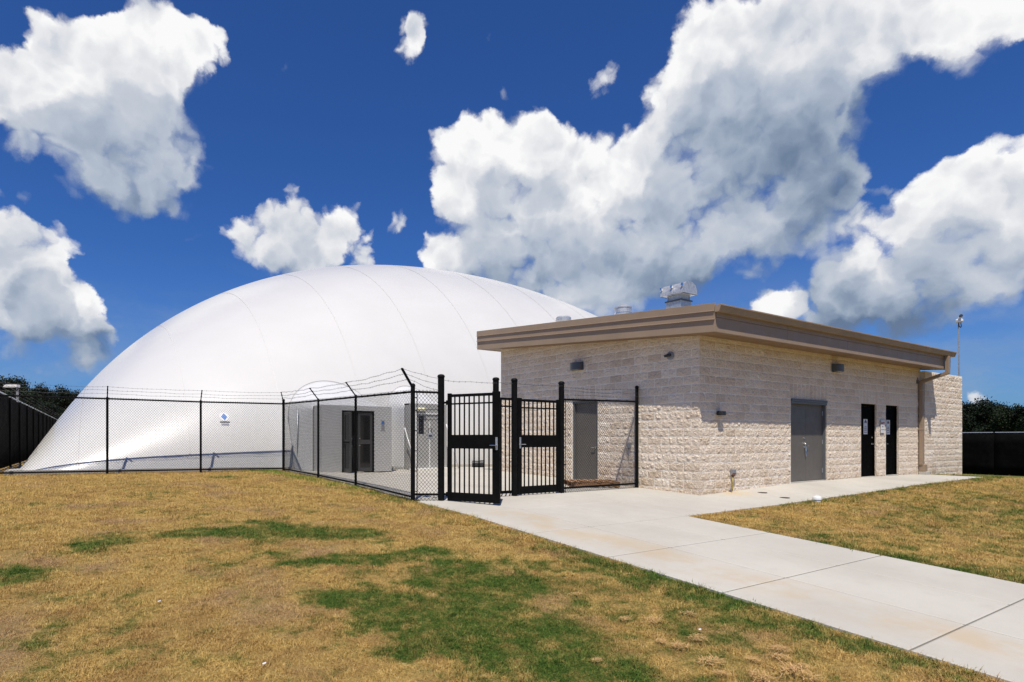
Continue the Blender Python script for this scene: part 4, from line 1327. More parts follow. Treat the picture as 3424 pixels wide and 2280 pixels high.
def ties(parent, A, B_, z, step=0.35):
    A = Vector(A); B_ = Vector(B_); d = (B_ - A); L = d.length; d /= L
    m_ = MB()
    k = int(L / step)
    for i in range(1, k):
        p = A + d * (L * i / k)
        m_.lathe((p.x, p.y, 0), [(0.001, 0)], 3) if False else m_.tube([p + Vector((0, 0, -0.005)) - d * 0.012, p + Vector((0, 0, 0.008)) + d * 0.012], 0.027, 6)
    return m_.build('tie_wire', MATS['black_vinyl'], parent)

# --- side fence (runs away from the front corner post)
A0 = Vector((-6.42, 1.92, 0)); B0 = Vector((-5.97, 11.6, 0))
PA = [(-6.42, 1.92), (-6.28, 4.97), (-6.145, 7.85), (-5.97, 11.6)]
fA = thing('chain_link_fence', 'black chain-link fence running back along the lawn edge beside the concrete yard', 'fence', (-6.42, 1.92, gz(-6.42, 1.92)), 'black chain-link fences round the dome yard')
def railz(i): return 2.215 + (2.475 - 2.215) * ((PA[i][1] - 1.92) / 9.68)
post(fA, -6.42, 1.92, 2.34, 0.044)
for i in (1, 2): post(fA, PA[i][0], PA[i][1], railz(i) + 0.02, 0.031)
dirA = Vector((0.047, 1, 0)).normalized()
for i in range(3):
    a, b_ = PA[i], PA[i + 1]
    za, zb_ = railz(i), railz(i + 1)
    p, q = Vector((a[0], a[1], za)), Vector((b_[0], b_[1], zb_))
    rail_tube(fA, 'top_rail', p, q, 0.022)
    ties(fA, p, q, za)
    ga, gb = gz(*a) + 0.07, gz(*b_) + 0.07
    rail_tube(fA, 'bottom_rail', (a[0], a[1], ga), (b_[0], b_[1], gb), 0.020)
    off = Vector((-0.03, 0, 0))
    chain_link(fA, Vector((a[0], a[1], 0)) + off, Vector((b_[0], b_[1], 0)) + off, ga - 0.07, za + 0.045, gb - 0.07, zb_ + 0.045)
tipsA = []
tips = [Vector((-6.66, 1.93, 2.66)), Vector((PA[1][0] - 0.25, PA[1][1], railz(1) + 0.34)), Vector((PA[2][0] - 0.25, PA[2][1], railz(2) + 0.34)), Vector((-6.12, 11.38, 2.475 + 0.37))]
bases = [Vector((-6.42, 1.92, 2.29)), Vector((PA[1][0], PA[1][1], railz(1) + 0.03)), Vector((PA[2][0], PA[2][1], railz(2) + 0.03)), Vector((-5.97, 11.6, 2.50))]
arm(fA, bases[0], tips[0], 0.026)
arm(fA, bases[1], tips[1]); arm(fA, bases[2], tips[2])
for k, fr_ in enumerate((0.42, 0.70, 0.97)):
    barbed(fA, [bases[i].lerp(tips[i], fr_) + Vector((0, 0, 0.015)) for i in range(4)], 20 + k)

# --- back fence (in front of the dome)
fB = thing('chain_link_fence', 'black chain-link fence running across the lawn in front of the dome', 'fence', (-5.97, 11.6, gz(-5.97, 11.6)), 'black chain-link fences round the dome yard')
PB = [(-5.97, 11.6), (-8.59, 11.72), (-11.17, 11.84), (-13.85, 11.97), (-16.4, 12.1)]
RZ = [2.475, 2.46, 2.475, 2.48, 2.48]
post(fB, -5.97, 11.6, 2.60, 0.044)
for i in (1, 2, 3, 4): post(fB, PB[i][0], PB[i][1], RZ[i] + 0.02, 0.034)
tB = [Vector((-6.12, 11.38, 2.845))] + [Vector((p[0], p[1] - 0.2, RZ[i + 1] + 0.35)) for i, p in enumerate(PB[1:])]
bB = [Vector((-5.97, 11.6, 2.52))] + [Vector((p[0], p[1], RZ[i + 1] + 0.03)) for i, p in enumerate(PB[1:])]
for a, b_ in zip(bB, tB): arm(fB, a, b_)
for i in range(4):
    a, b_ = PB[i], PB[i + 1]
    p, q = Vector((a[0], a[1], RZ[i])), Vector((b_[0], b_[1], RZ[i + 1]))
    rail_tube(fB, 'top_rail', p, q, 0.024); ties(fB, p, q, 0)
    ga, gb = gz(*a) + 0.08, gz(*b_) + 0.08
    rail_tube(fB, 'bottom_rail', (a[0], a[1], ga), (b_[0], b_[1], gb), 0.022)
    off = Vector((0, -0.03, 0))
    chain_link(fB, Vector((a[0], a[1], 0)) + off, Vector((b_[0], b_[1], 0)) + off, ga - 0.08, RZ[i] + 0.045, gb - 0.08, RZ[i + 1] + 0.045, wire=0.0046)
for k, fr_ in enumerate((0.35, 0.67, 0.97)):
    barbed(fB, [a.lerp(b_, fr_) for a, b_ in zip(bB, tB)], 40 + k, sag=0.02)

# --- front fence: short chain-link bay left of the gates, posts, picket panel, bay next to the building
GYL = 1.70
GP = [(-5.90, 0.066, 2.53), (-4.53, 0.066, 2.545), (-4.03, 0.066, 2.555), (-2.65, 0.064, 2.56)]
fC = thing('front_fence', 'black fence line of thick round gate posts, one picket panel and two chain-link bays', 'fence', (-4.53, GYL, gz(-4.53, GYL)))
for x, r_, zt_ in GP: post(fC, x, GYL, zt_, r_)
post(fC, -0.075, GYL, 2.585, 0.042)
g0_ = gz(-6.1, GYL)
rail_tube(fC, 'top_rail', (-6.42, 1.92, 2.215), (-5.90, GYL, 2.205), 0.022)
rail_tube(fC, 'bottom_rail', (-6.42, 1.92, g0_ + 0.13), (-5.90, GYL, g0_ + 0.12), 0.022)
chain_link(fC, (-6.38, 1.87, 0), (-5.94, 1.67, 0), g0_ - 0.0, 2.255, g0_ - 0.0, 2.245)
m_ = MB(); m_.tube([(-6.35, 1.875, g0_), (-6.35, 1.875, 2.22)], 0.009, 6)
for z in (0.25, 0.65, 1.05, 1.45, 1.85, 2.1): m_.tube([(-6.42, 1.92, z), (-6.345, 1.87, z)], 0.010, 6); 
m_.build('tension_bar', MATS['black_vinyl'], fC)
for z in (1.86, 1.66): rail_tube(fC, 'brace_wire', (-6.36, 1.88, z), (-5.92, 1.70, z + 0.005), 0.005, n=5)
for k, (za, fr_) in enumerate(((2.52, 0.97), (2.40, 0.70), (2.29, 0.42))):
    barbed(fC, [bases[0].lerp(tips[0], fr_) + Vector((0, 0, 0.015)), Vector((-5.95, GYL - 0.02, za - 0.04))], 60 + k, 0.02)
barbed(fC, [(-5.90, GYL - 0.06, 2.45), (-4.53, GYL - 0.06, 2.46)], 70, 0.01)
barbed(fC, [(-4.53, GYL - 0.02, 2.47), (-4.03, GYL - 0.02, 2.475)], 71, 0.01)
barbed(fC, [(-4.03, GYL - 0.06, 2.475), (-2.65, GYL - 0.06, 2.49)], 72, 0.01)
for k, z in enumerate((2.46, 2.38, 2.29)):
    barbed(fC, [(-2.65, GYL - 0.05, z + 0.0), (-0.09, GYL - 0.04, z + 0.055)], 73 + k, 0.02)
gR = gz(-1.4, GYL)
rail_tube(fC, 'top_rail', (-2.65, GYL, 2.185), (-0.075, GYL, 2.225), 0.022)
ties(fC, (-2.65, GYL, 2.185), (-0.075, GYL, 2.225), 0)
rail_tube(fC, 'bottom_rail', (-2.65, GYL, gR + 0.10), (-0.075, GYL, gR + 0.105), 0.024)
chain_link(fC, (-2.60, GYL - 0.03, 0), (-0.11, GYL - 0.03, 0), gR - 0.0, 2.225, gR - 0.0, 2.265)
m_ = MB(); m_.tube([(-2.555, GYL - 0.03, gR), (-2.555, GYL - 0.03, 2.19)], 0.008, 6)
for z in (0.3, 0.7, 1.1, 1.5, 1.9): m_.tube([(-2.65, GYL - 0.03, z), (-2.545, GYL - 0.035, z)], 0.012, 6)
m_.build('tension_bar', MATS['black_vinyl'], fC)
# picket panel between the two middle posts
pk = [(-4.46, -4.10)]
gk = gz(-4.3, GYL)
for z0_, z1_ in ((2.115, 2.165), (1.965, 1.995), (gk + 0.06, gk + 0.12)):
    m_ = MB(); m_.box(-4.47, -4.09, GYL - 0.02, GYL + 0.02, z0_, z1_); m_.build('rail', MATS['black_paint'], fC)
for x in (-4.39, -4.275, -4.165):
    m_ = MB(); m_.box(x - 0.011, x + 0.011, GYL - 0.011, GYL + 0.011, gk + 0.12, 2.115); m_.build('picket', MATS['black_paint'], fC)

def gate(label, hinge, direc, length, z0, z1, handle_far, bars=8):
    """picket gate leaf: from the hinge along direc"""
    d = Vector((direc[0], direc[1], 0)).normalized(); nrm = Vector((d.y, -d.x, 0))
    if nrm.dot(Vector((CAM.x - hinge[0], CAM.y - hinge[1], 0))) < 0: nrm = -nrm
    t = thing('gate', label, 'gate', (hinge[0], hinge[1], z0), 'black picket gates with solid lock plates')
    o = (hinge[0], hinge[1], 0)
    def part(name, a0, a1, b0_, b1_, za, zb_, mat='black_paint', bev=0.0):
        m_ = MB(); m_.obox(o, d, nrm, a0, a1, b0_, b1_, za, zb_); return m_.build(name, MATS[mat], t, bevel=bev)
    wl, wr = (0.075, 0.15) if handle_far else (0.11, 0.075)
    part('stile', 0, wl, -0.03, 0.03, z0, z1 + 0.02, bev=0.004)
    part('stile', length - wr, length, -0.03, 0.03, z0, z1 + 0.02, bev=0.004)
    i0, i1 = wl, length - wr
    part('rail', i0, i1, -0.022, 0.022, z1 - 0.055, z1)
    part('rail', i0, i1, -0.018, 0.018, z1 - 0.205, z1 - 0.175)
    part('kick_plate', i0, i1, -0.022, 0.022, z0, z0 + 0.165)
    zm = z0 + (z1 - z0) * 0.49
    part('lock_plate', i0, i1, -0.028, 0.028, zm, zm + 0.27)
    for k in range(bars):
        x = i0 + (i1 - i0) * (k + 0.75) / (bars + 0.5)
        m_ = MB(); m_.obox(o, d, nrm, x - 0.0115, x + 0.0115, -0.0115, 0.0115, z0 + 0.165, zm); m_.obox(o, d, nrm, x - 0.0115, x + 0.0115, -0.0115, 0.0115, zm + 0.27, z1 - 0.05)
        m_.build('picket', MATS['black_paint'], t)
    hx = length - 0.055 if handle_far else 0.055
    hd_ = -1 if handle_far else 1
    P = Vector(o) + d * hx + nrm * 0.031
    m_ = MB(); m_.obox(P, d, nrm, -0.022, 0.022, 0.0, 0.012, zm - 0.02, zm + 0.22); m_.build('lock_escutcheon', MATS['galvanised_dull'], t, bevel=0.003)
    lever(t, (P.x, P.y, zm + 0.07), tuple(d * hd_), tuple(nrm))
    m_ = MB()
    for z in (z0 + 0.12, z1 - 0.16):
        hp = Vector(o) if handle_far else Vector(o) + d * length
        s = -1 if handle_far else 1
        m_.obox(hp, d, nrm, min(0, s * 0.12), max(0, s * 0.12), -0.012, 0.012, z - 0.02, z + 0.02)
        c = hp + d * (s * 0.03); m_.tube([(c.x, c.y, z - 0.045), (c.x, c.y, z + 0.045)], 0.018, 8)
    m_.build('hinge', MATS['black_paint'], t)
    return t
gate('open black picket gate leaf swung out over the slab towards the lawn', (-5.80, 1.60), (0.46, -0.888), 1.13, 0.065, 2.165, True)
gate('closed black picket gate leaf next to the chain-link bay with the pallet', (-3.95, GYL), (1, 0), 1.23, 0.085, 2.155, False)

# lock box and control box on the short bay
t = thing('lock_box', 'small grey combination lock box hanging on the short chain-link bay', 'lock box', (-6.14, 1.74, 1.25))
dx_ = Vector((0.92, -0.38, 0)).normalized(); nx_ = Vector((-0.38, -0.92, 0)).normalized()
m_ = MB(); m_.obox((-6.13, 1.745, 0), dx_, nx_, -0.045, 0.045, 0.0, 0.04, 1.28, 1.40); m_.build('case', MATS['utility_grey'], t, bevel=0.008)
m_ = MB(); c = Vector((-6.13, 1.745, 1.40)) + nx_ * 0.02
m_.tube([c - dx_ * 0.028, c - dx_ * 0.028 + Vector((0, 0, 0.07)), c + Vector((0, 0, 0.095)), c + dx_ * 0.028 + Vector((0, 0, 0.07)), c + dx_ * 0.028], 0.007, 6); m_.build('shackle', MATS['pipe_black'], t)
m_ = MB(); m_.obox((-6.13, 1.745, 0), dx_, nx_, -0.03, 0.03, 0.04, 0.046, 1.335, 1.36); m_.build('dial', MATS['pipe_black'], t)
t = thing('control_box', 'narrow black control box beside the corner fence post', 'box', (-6.30, 1.84, 1.4))
m_ = MB(); m_.obox((-6.315, 1.86, 0), dx_, nx_, 0.0, 0.10, -0.10, -0.02, 1.38, 1.75); m_.build('case', MATS['pipe_black'], t, bevel=0.006)
m_ = MB()
for z in (1.43, 1.51, 1.60, 1.69): m_.lathe(Vector((-6.315, 1.86, z)) + dx_ * 0.03 - nx_ * 0.02, [(0.008, 0), (0.008, 0.004)], 8, axis=nx_)
m_.build('button', MATS['utility_grey'], t)

# --- tall screened fence on the left
fL = thing('screened_fence', 'tall black windscreen fence running back along the left side of the dome', 'fence', (-13.78, 16.4, 0.3))
LP = [(-13.78 + 0.036 * (y - 16.4), y) for y in [16.4 - 2.95 + 2.95 * i for i in range(0, 12)]]
LH = 2.42
for i, (x, y) in enumerate(LP):
    m_ = MB(); z0 = gz(x, y); m_.tube([(x, y, z0 - 0.2), (x, y, z0 + LH + 0.03)], 0.036, 10); m_.build('post', MATS['black_vinyl'], fL, smooth=True, auto=40)
    arm(fL, (x, y, z0 + LH), (x + 0.22, y, z0 + LH + 0.30), 0.014)
for k, (dx, dz) in enumerate(((0.08, 0.12), (0.15, 0.21), (0.21, 0.29))):
    m_ = MB(); m_.tube([(x + dx, y, gz(x, y) + LH + dz) for x, y in LP], 0.005, 4); m_.build('barbed_wire', MATS['barbed_steel'], fL)
for (x0, y0), (x1, y1) in zip(LP[:-1], LP[1:]):
    za, zb_ = gz(x0, y0), gz(x1, y1)
    rail_tube(fL, 'top_rail', (x0, y0, za + LH), (x1, y1, zb_ + LH), 0.026, 'galvanised_dull')
    rail_tube(fL, 'bottom_rail', (x0, y0, za + 0.06), (x1, y1, zb_ + 0.06), 0.02, 'galvanised_dull')
    m_ = MB(); n = 10
    rnd = random.Random(int(y0 * 10))
    for i in range(n + 1):
        t_ = i / n; x = x0 + (x1 - x0) * t_ - 0.045; y = y0 + (y1 - y0) * t_
        for k in range(5):
            w_ = 0 if i in (0, n) or k in (0, 4) else rnd.uniform(-0.02, 0.02)
            m_.v.append((x + w_, y, za + 0.10 + (LH - 0.13) * k / 4))
    for i in range(n):
        for k in range(4):
            m_.f.append((i * 5 + k, (i + 1) * 5 + k, (i + 1) * 5 + k + 1, i * 5 + k + 1))
    o_ = m_.build('screen_panel', MATS['windscreen'], fL, smooth=True)
    sdm = o_.modifiers.new('thick', 'SOLIDIFY'); sdm.thickness = 0.004

# --- screened fence on the right, beyond the screen wall
fR = thing('screened_fence', 'black windscreen fence in front of the trees at the right edge', 'fence', (26.0, 2.9, -0.5))
RP = [(26.0 - 0.05 * i, 7.5 - 2.9 * i) for i in range(0, 7)]
RTOP = 1.60
for (x, y) in RP:
    m_ = MB(); m_.tube([(x, y, -0.8), (x, y, RTOP + 0.02)], 0.04, 10); m_.build('post', MATS['black_vinyl'], fR, smooth=True, auto=40)
for (x0, y0), (x1, y1) in zip(RP[:-1], RP[1:]):
    rail_tube(fR, 'top_rail', (x0, y0, RTOP), (x1, y1, RTOP), 0.022, 'galvanised_dull')
    m_ = MB(); n = 10
    rnd = random.Random(int(y0 * 10))
    for i in range(n + 1):
        t_ = i / n; x = x0 + (x1 - x0) * t_ - 0.05; y = y0 + (y1 - y0) * t_
        for k in range(5):
            w_ = 0 if i in (0, n) or k in (0, 4) else rnd.uniform(-0.02, 0.02)
            m_.v.append((x + w_, y, -0.46 + (RTOP - 0.02 + 0.46) * k / 4))
    for i in range(n):
        for k in range(4):
            m_.f.append((i * 5 + k, (i + 1) * 5 + k, (i + 1) * 5 + k + 1, i * 5 + k + 1))
    o_ = m_.build('screen_panel', MATS['windscreen'], fR, smooth=True)
    sdm = o_.modifiers.new('thick', 'SOLIDIFY'); sdm.thickness = 0.004

# lamp behind the left fence
lx, ly = -15.3, 47.0
t = thing('parking_lamp', 'pale box-headed lamp post behind the left fence', 'street lamp', (lx, ly, 0.0))
ld = Vector((-RGT.x, -RGT.y, 0))
m_ = MB(); m_.box(lx - 0.075, lx + 0.075, ly - 0.075, ly + 0.075, -0.2, 5.2); m_.build('pole', MATS['utility_grey'], t)
m_ = MB(); m_.obox((lx, ly, 0), ld, Vector((-ld.y, ld.x, 0)), -0.08, 0.95, -0.2, 0.2, 5.2, 5.40); m_.build('lamp_head', MATS['white_paint'], t, bevel=0.02)

# ---------------------------------------------------------------- pallet, caps and covers
pl = thing('wooden_pallet', 'weathered wooden pallet lying on the slab behind the chain-link bay', 'pallet', (-0.65, 2.6, gz(-0.65, 2.6)))
pc = Vector((-0.80, 2.55, 0)); pa = math.radians(-33)
pux = Vector((math.cos(pa), math.sin(pa), 0)); puy = Vector((-math.sin(pa), math.cos(pa), 0))
zp = gz(-0.65, 2.6) + 0.005
for b_ in (-0.50, 0.0, 0.46):
    m_ = MB(); m_.obox(pc, pux, puy, -0.6, 0.6, b_, b_ + 0.04, zp + 0.018, zp + 0.11); m_.build('stringer', MATS['pallet_wood'], pl)
rnd = random.Random(4)
for i in range(8):
    a = -0.6 + 1.2 * i / 7.6
    w_ = rnd.uniform(0.085, 0.10)
    m_ = MB(); m_.obox(pc, pux, puy, a, a + w_, -0.51 + rnd.uniform(-.01, .01), 0.51 + rnd.uniform(-.01, .01), zp + 0.111, zp + 0.129); m_.build('deck_board', MATS['pallet_wood'], pl, bevel=0.002)
for i in range(3):
    a = -0.6 + 0.55 * i
    m_ = MB(); m_.obox(pc, pux, puy, a, a + 0.1, -0.5, 0.5, zp, zp + 0.017); m_.build('bottom_board', MATS['pallet_wood'], pl)

zz = gz(1.72, -1.62)
t = thing('cleanout_cap', 'white plastic pipe cap at the grass edge of the side walk', 'pipe cap', (1.70, -1.70, zz))
m_ = MB(); m_.lathe((1.70, -1.70, zz - 0.08), [(0.075, 0), (0.075, 0.10), (0.088, 0.10), (0.088, 0.15), (0.08, 0.165)], 24); m_.build('collar', MATS['white_pvc'], t, smooth=True, auto=35)
m_ = MB(); m_.lathe((1.70, -1.70, zz + 0.085), [(0.06, 0), (0.055, 0.015)], 24); m_.box(1.68, 1.72, -1.72, -1.68, zz + 0.10, zz + 0.125); m_.build('plug', MATS['white_pvc'], t)
for k, (x, y) in enumerate(((1.69, -0.5), (1.43, -1.15))):
    z = gz(x, y)
    t = thing('floor_cover', ('small round rusty cover set in the walk, nearer the wall', 'small round rusty cover set in the walk, nearer the grass')[k], 'cover', (x, y, z))
    m_ = MB(); m_.lathe((x, y, z - 0.01), [(0.09, 0), (0.09, 0.014), (0.07, 0.018)], 20); m_.build('lid', MATS['cover_iron'], t, smooth=True, auto=35)
    m_ = MB(); m_.lathe((x, y, z + 0.004), [(0.105, 0), (0.105, 0.003)], 20); m_.build('rim', MATS['cover_iron'], t)

# ---------------------------------------------------------------- the dome
DP = dict(W=42.19, L=56.27, H=13.2, p=2.13, a=0.64, q=3.31, b=0.60, x0=-13.62)
TH = math.radians(-2.7)
EX = Vector((math.cos(TH), math.sin(TH), 0)); EY = Vector((-math.sin(TH), math.cos(TH), 0))
DO = Vector((DP['x0'], 12.08 + (-6 - DP['x0']) * math.tan(-TH), 0.06))
def dome_pt(xi, et):
    z = DP['H'] * max(0.0, 1 - abs(xi) ** DP['p']) ** DP['a'] * max(0.0, 1 - abs(et) ** DP['q']) ** DP['b']
    # the foot of the membrane tucks in a little
    return DO + EX * ((xi + 1) * DP['W'] / 2) + EY * ((et + 1) * DP['L'] / 2) + Vector((0, 0, z))
def dome_z(x, y):
    v = Vector((x, y, 0)) - Vector((DO.x, DO.y, 0))
    xi = v.dot(EX) / (DP['W'] / 2) - 1; et = v.dot(EY) / (DP['L'] / 2) - 1
    if abs(xi) >= 1 or abs(et) >= 1: return -1
    return dome_pt(xi, et).z
def dome_y(x, z):
    lo, hi = 8.0, 25.0
    for _ in range(40):
        m = (lo + hi) / 2
        if dome_z(x, m) < z: lo = m
        else: hi = m
    return lo
dome = thing('air_dome', 'huge white inflated air-supported dome filling the background', 'dome', (DO.x + 21, DO.y + 2, 0.1))
dm = MB()
def sp_(n, e):
    out = []
    for i in range(n + 1):
        s = -1 + 2 * i / n
        out.append(math.copysign(1 - (1 - abs(s)) ** e, s))
    return out
U = sp_(150, 2.1); V = sp_(150, 2.4)
for e in V:
    for x in U:
        dm.v.append(tuple(dome_pt(x, e)))
nU = len(U)
for j in range(len(V) - 1):
    for i in range(nU - 1):
        dm.f.append((j * nU + i, j * nU + i + 1, (j + 1) * nU + i + 1, (j + 1) * nU + i))
dmo = dm.build('membrane', MATS['white_membrane'], dome, smooth=True)
# welded seams: raised strips every 3 m, over the dome from the front foot
for k in range(13):
    xi = -1 + 2 * (k + 0.55) / 13.6
    m_ = MB()
    w_ = 0.018 / (DP['W'] / 2)
    es = [-1 + (1 - (1 - i / 70.0) ** 0.45 if False else (i / 70.0) ** 2.2) * 0.9 for i in range(1, 71)]
    for e in es:
        for s in (-1, 1):
            p0 = dome_pt(xi + s * w_, e)
            pa_ = dome_pt(xi + s * w_, min(0.99, e + 0.002)) - p0; pb_ = dome_pt(xi + s * w_ + 0.002, e) - p0
            nn_ = pb_.cross(pa_).normalized()
            if nn_.z < 0: nn_ = -nn_
            m_.v.append(tuple(p0 + nn_ * 0.010))
    for i in range(len(es) - 1):
        m_.f.append((i * 2, i * 2 + 1, i * 2 + 3, i * 2 + 2))
    o_ = m_.build('seam', MATS['seam_fabric'], dome, smooth=True)
# footing beam
m_ = MB()
ring = []
for a, b_ in ((-1, -1), (1, -1), (1, 1), (-1, 1)):
    ring.append(DO + EX * ((a + 1) * DP['W'] / 2) + EY * ((b_ + 1) * DP['L'] / 2))
for i in range(4):
    p, q = ring[i], ring[(i + 1) % 4]; d = (q - p).normalized(); nn_ = Vector((d.y, -d.x, 0))
    L_ = (q - p).length; n = 20
    for k in range(n):
        a = p + d * (L_ * k / n); b_ = p + d * (L_ * (k + 1) / n)
        za, zb_ = gz(a.x, a.y), gz(b_.x, b_.y)
        m_.quadbox([a + nn_ * 0.06 + Vector((0, 0, za - 0.3)), b_ + nn_ * 0.06 + Vector((0, 0, zb_ - 0.3)), b_ - nn_ * 0.3 + Vector((0, 0, zb_ - 0.3)), a - nn_ * 0.3 + Vector((0, 0, za - 0.3)),
                    a + nn_ * 0.06 + Vector((0, 0, za + 0.05)), b_ + nn_ * 0.06 + Vector((0, 0, zb_ + 0.05)), b_ - nn_ * 0.3 + Vector((0, 0, zb_ + 0.05)), a - nn_ * 0.3 + Vector((0, 0, za + 0.05))])
m_.build('footing', MATS['broom_concrete'], dome)
# round blue emblem with a dark line of print on the membrane
ex_, ez_ = -7.62, 2.05
ey_ = dome_y(ex_, ez_)
slope_ = math.atan2(dome_y(ex_, ez_ + 0.3) - dome_y(ex_, ez_ - 0.3), 0.6)
def on_dome(pts2, name, mat, lift, th=0.003):
    m_ = MB(); P = []
    for a, b_ in pts2:
        y = dome_y(ex_ + a, ez_ + b_)
        P.append(Vector((ex_ + a, y - lift, ez_ + b_)))
    m_.prism(P, (0, -th, 0)); return m_.build(name, MATS[mat], dome)
circ = lambda r_, n=24: [(r_ * math.cos(2 * PI * i / n), r_ * math.sin(2 * PI * i / n)) for i in range(n)]
em = on_dome(circ(0.15), 'emblem', 'sign_white', 0.008)
on_dome([(-0.10, 0), (0, -0.12), (0.10, 0), (0, 0.12)], 'emblem_mark', 'sign_blue', 0.016)
on_dome([(-0.16, -0.20), (0.16, -0.20), (0.16, -0.165), (-0.16, -0.165)], 'print_line', 'sign_black', 0.012)
on_dome([(-0.12, -0.29), (0.12, -0.29), (0.12, -0.235), (-0.12, -0.235)], 'print_line', 'sign_grey', 0.012)

# entrance vestibule with fabric hood
def hood(parent, cx, R, zs, zp, box, ybox):
    """fabric tunnel: arch on the membrane (centre cx, radius R, spring zs, crown zp) lofted to the box outline at y = ybox"""
    x0, x1, ztop = box
    n = 44
    m_ = MB()
    arch = []; rim = []
    per_side = 12
    for i in range(n + 1):
        t_ = i / n
        if t_ < 0.2:
            k = t_ / 0.2; a = (cx - R, 0.05 + (zs - 0.05) * k)
        elif t_ > 0.8:
            k = (1 - t_) / 0.2; a = (cx + R, 0.05 + (zs - 0.05) * k)
        else:
            ph = PI * (1 - (t_ - 0.2) / 0.6); a = (cx + R * math.cos(ph), zs + (zp - zs) * math.sin(ph))
        if t_ < 0.27: b_ = (x0, 0.05 + (ztop - 0.05) * t_ / 0.27)
        elif t_ > 0.73: b_ = (x1, 0.05 + (ztop - 0.05) * (1 - t_) / 0.27)
        else: b_ = (x0 + (x1 - x0) * (t_ - 0.27) / 0.46, ztop)
        arch.append(Vector((a[0], dome_y(a[0], a[1]) + 0.02, a[1]))); rim.append(Vector((b_[0], ybox, b_[1])))
    S = 10
    for i in range(n + 1):
        for j in range(S + 1):
            s = j / S
            p = rim[i].lerp(arch[i], s)
            crease = math.sin(i * 2.3) * 0.5 + math.sin(i * 5.1 + 1) * 0.5
            if 0.25 < i / n < 0.75: p.z += crease * 0.022 * math.sin(PI * s) + 0.06 * math.sin(PI * s)
            m_.v.append(tuple(p))
    for i in range(n):
        for j in range(S):
            a = i * (S + 1) + j
            m_.f.append((a, a + 1, a + S + 2, a + S + 1))
    h = m_.build('hood', MATS['fabric_white'], parent, smooth=True)
    sm = h.modifiers.new('thick', 'SOLIDIFY'); sm.thickness = 0.01
    # reinforcing ring welded on the membrane
    for rr, w_, nm in ((1.0, 0.012, 'ring_seam'),):
        m_ = MB(); pts = []
        for i in range(41):
            ph = PI * i / 40
            x = cx + R * rr * math.cos(ph); z = zs + (zp - zs) * (1 + (rr - 1) * 1.6) * math.sin(ph)
            pts.append(Vector((x, dome_y(x, z) - 0.008, z)))
        m_.tube(pts, w_, 6); m_.build(nm, MATS['seam_fabric'], parent, smooth=True)
    return h

vx0, vx1, vy0, vz1 = -4.99, -2.37, 10.6, 2.43
vz0 = gz(-4, 10.6)
ve = thing('dome_vestibule', 'grey box entrance vestibule with double glazed doors under an arched white fabric hood', 'vestibule', ((vx0 + vx1) / 2, vy0, vz0))
dx0, dx1, dz1 = -4.27, -3.07, 2.26
for nm, (a, b_, c_, d_, e_, f2) in (('wall_panel', (vx0, dx0, vy0, vy0 + 0.05, vz0, vz1)), ('wall_panel', (dx1, vx1, vy0, vy0 + 0.05, vz0, vz1)),
                                   ('wall_panel', (dx0, dx1, vy0, vy0 + 0.05, dz1, vz1)), ('side_panel', (vx0, vx0 + 0.05, vy0 + 0.05, 12.6, vz0, vz1)),
                                   ('side_panel', (vx1 - 0.05, vx1, vy0 + 0.05, 12.6, vz0, vz1)), ('roof_panel', (vx0 + 0.05, vx1 - 0.05, vy0 + 0.05, 12.4, vz1 - 0.05, vz1 - 0.002))):
    m_ = MB(); m_.box(a, b_, c_, d_, e_, f2); m_.build(nm, MATS['vestibule_panel'], ve)
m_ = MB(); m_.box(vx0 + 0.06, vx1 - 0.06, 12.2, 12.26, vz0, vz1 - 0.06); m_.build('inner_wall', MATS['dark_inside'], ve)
m_ = MB(); m_.box(dx0, dx0 + 0.05, vy0 - 0.02, vy0 + 0.08, vz0, dz1); m_.box(dx1 - 0.05, dx1, vy0 - 0.02, vy0 + 0.08, vz0, dz1); m_.box(dx0 + 0.05, dx1 - 0.05, vy0 - 0.02, vy0 + 0.08, dz1 - 0.05, dz1)
m_.build('door_frame', MATS['black_paint'], ve)
def glazed_leaf(parent, o, d, w, z0, z1, lab=None):
    d = Vector(d).normalized(); nn_ = Vector((d.y, -d.x, 0))
    r_ = bpy.data.objects.new('door', None); r_.parent = parent; r_.location = Vector((o[0], o[1], z0)) - wloc(parent); link(r_)
    if lab: r_['label'] = lab
    o = (o[0], o[1], 0)
    m_ = MB(); s = 0.085
    for a, b_, c_, e_ in ((0, s, z0, z1), (w - s, w, z0, z1), (s, w - s, z1 - 0.09, z1), (s, w - s, z0, z0 + 0.13), (s, w - s, z0 + 0.95, z0 + 1.10)):
        m_.obox(o, d, nn_, a, b_, -0.022, 0.022, c_, e_)
    m_.build('leaf_frame', MATS['aluminium'], r_)
    for za, zb_ in ((z0 + 0.13, z0 + 0.95), (z0 + 1.10, z1 - 0.09)):
        m_ = MB(); m_.obox(o, d, nn_, s, w - s, -0.006, 0.006, za, zb_); m_.build('pane', MATS['dark_glass'], r_)
    m_ = MB(); m_.obox(o, d, nn_, 0.06, w - 0.06, 0.03, 0.07, z0 + 0.99, z0 + 1.04); m_.build('push_bar', MATS['black_paint'], r_)
    m_ = MB(); e = Vector(o) + d * (w - 0.05)
    for zz_ in (z0 + 0.90, z0 + 1.14): m_.tube([(e.x, e.y, zz_), tuple(Vector((e.x, e.y, zz_)) - nn_ * 0.05)], 0.02, 8)
    m_.build('handle', MATS['steel_bright'], r_)
    return r_
glazed_leaf(ve, (dx1 - 0.055, vy0 + 0.03), (-1, 0, 0), 0.545, vz0 + 0.02, dz1 - 0.06, 'closed right leaf with two dark panes')
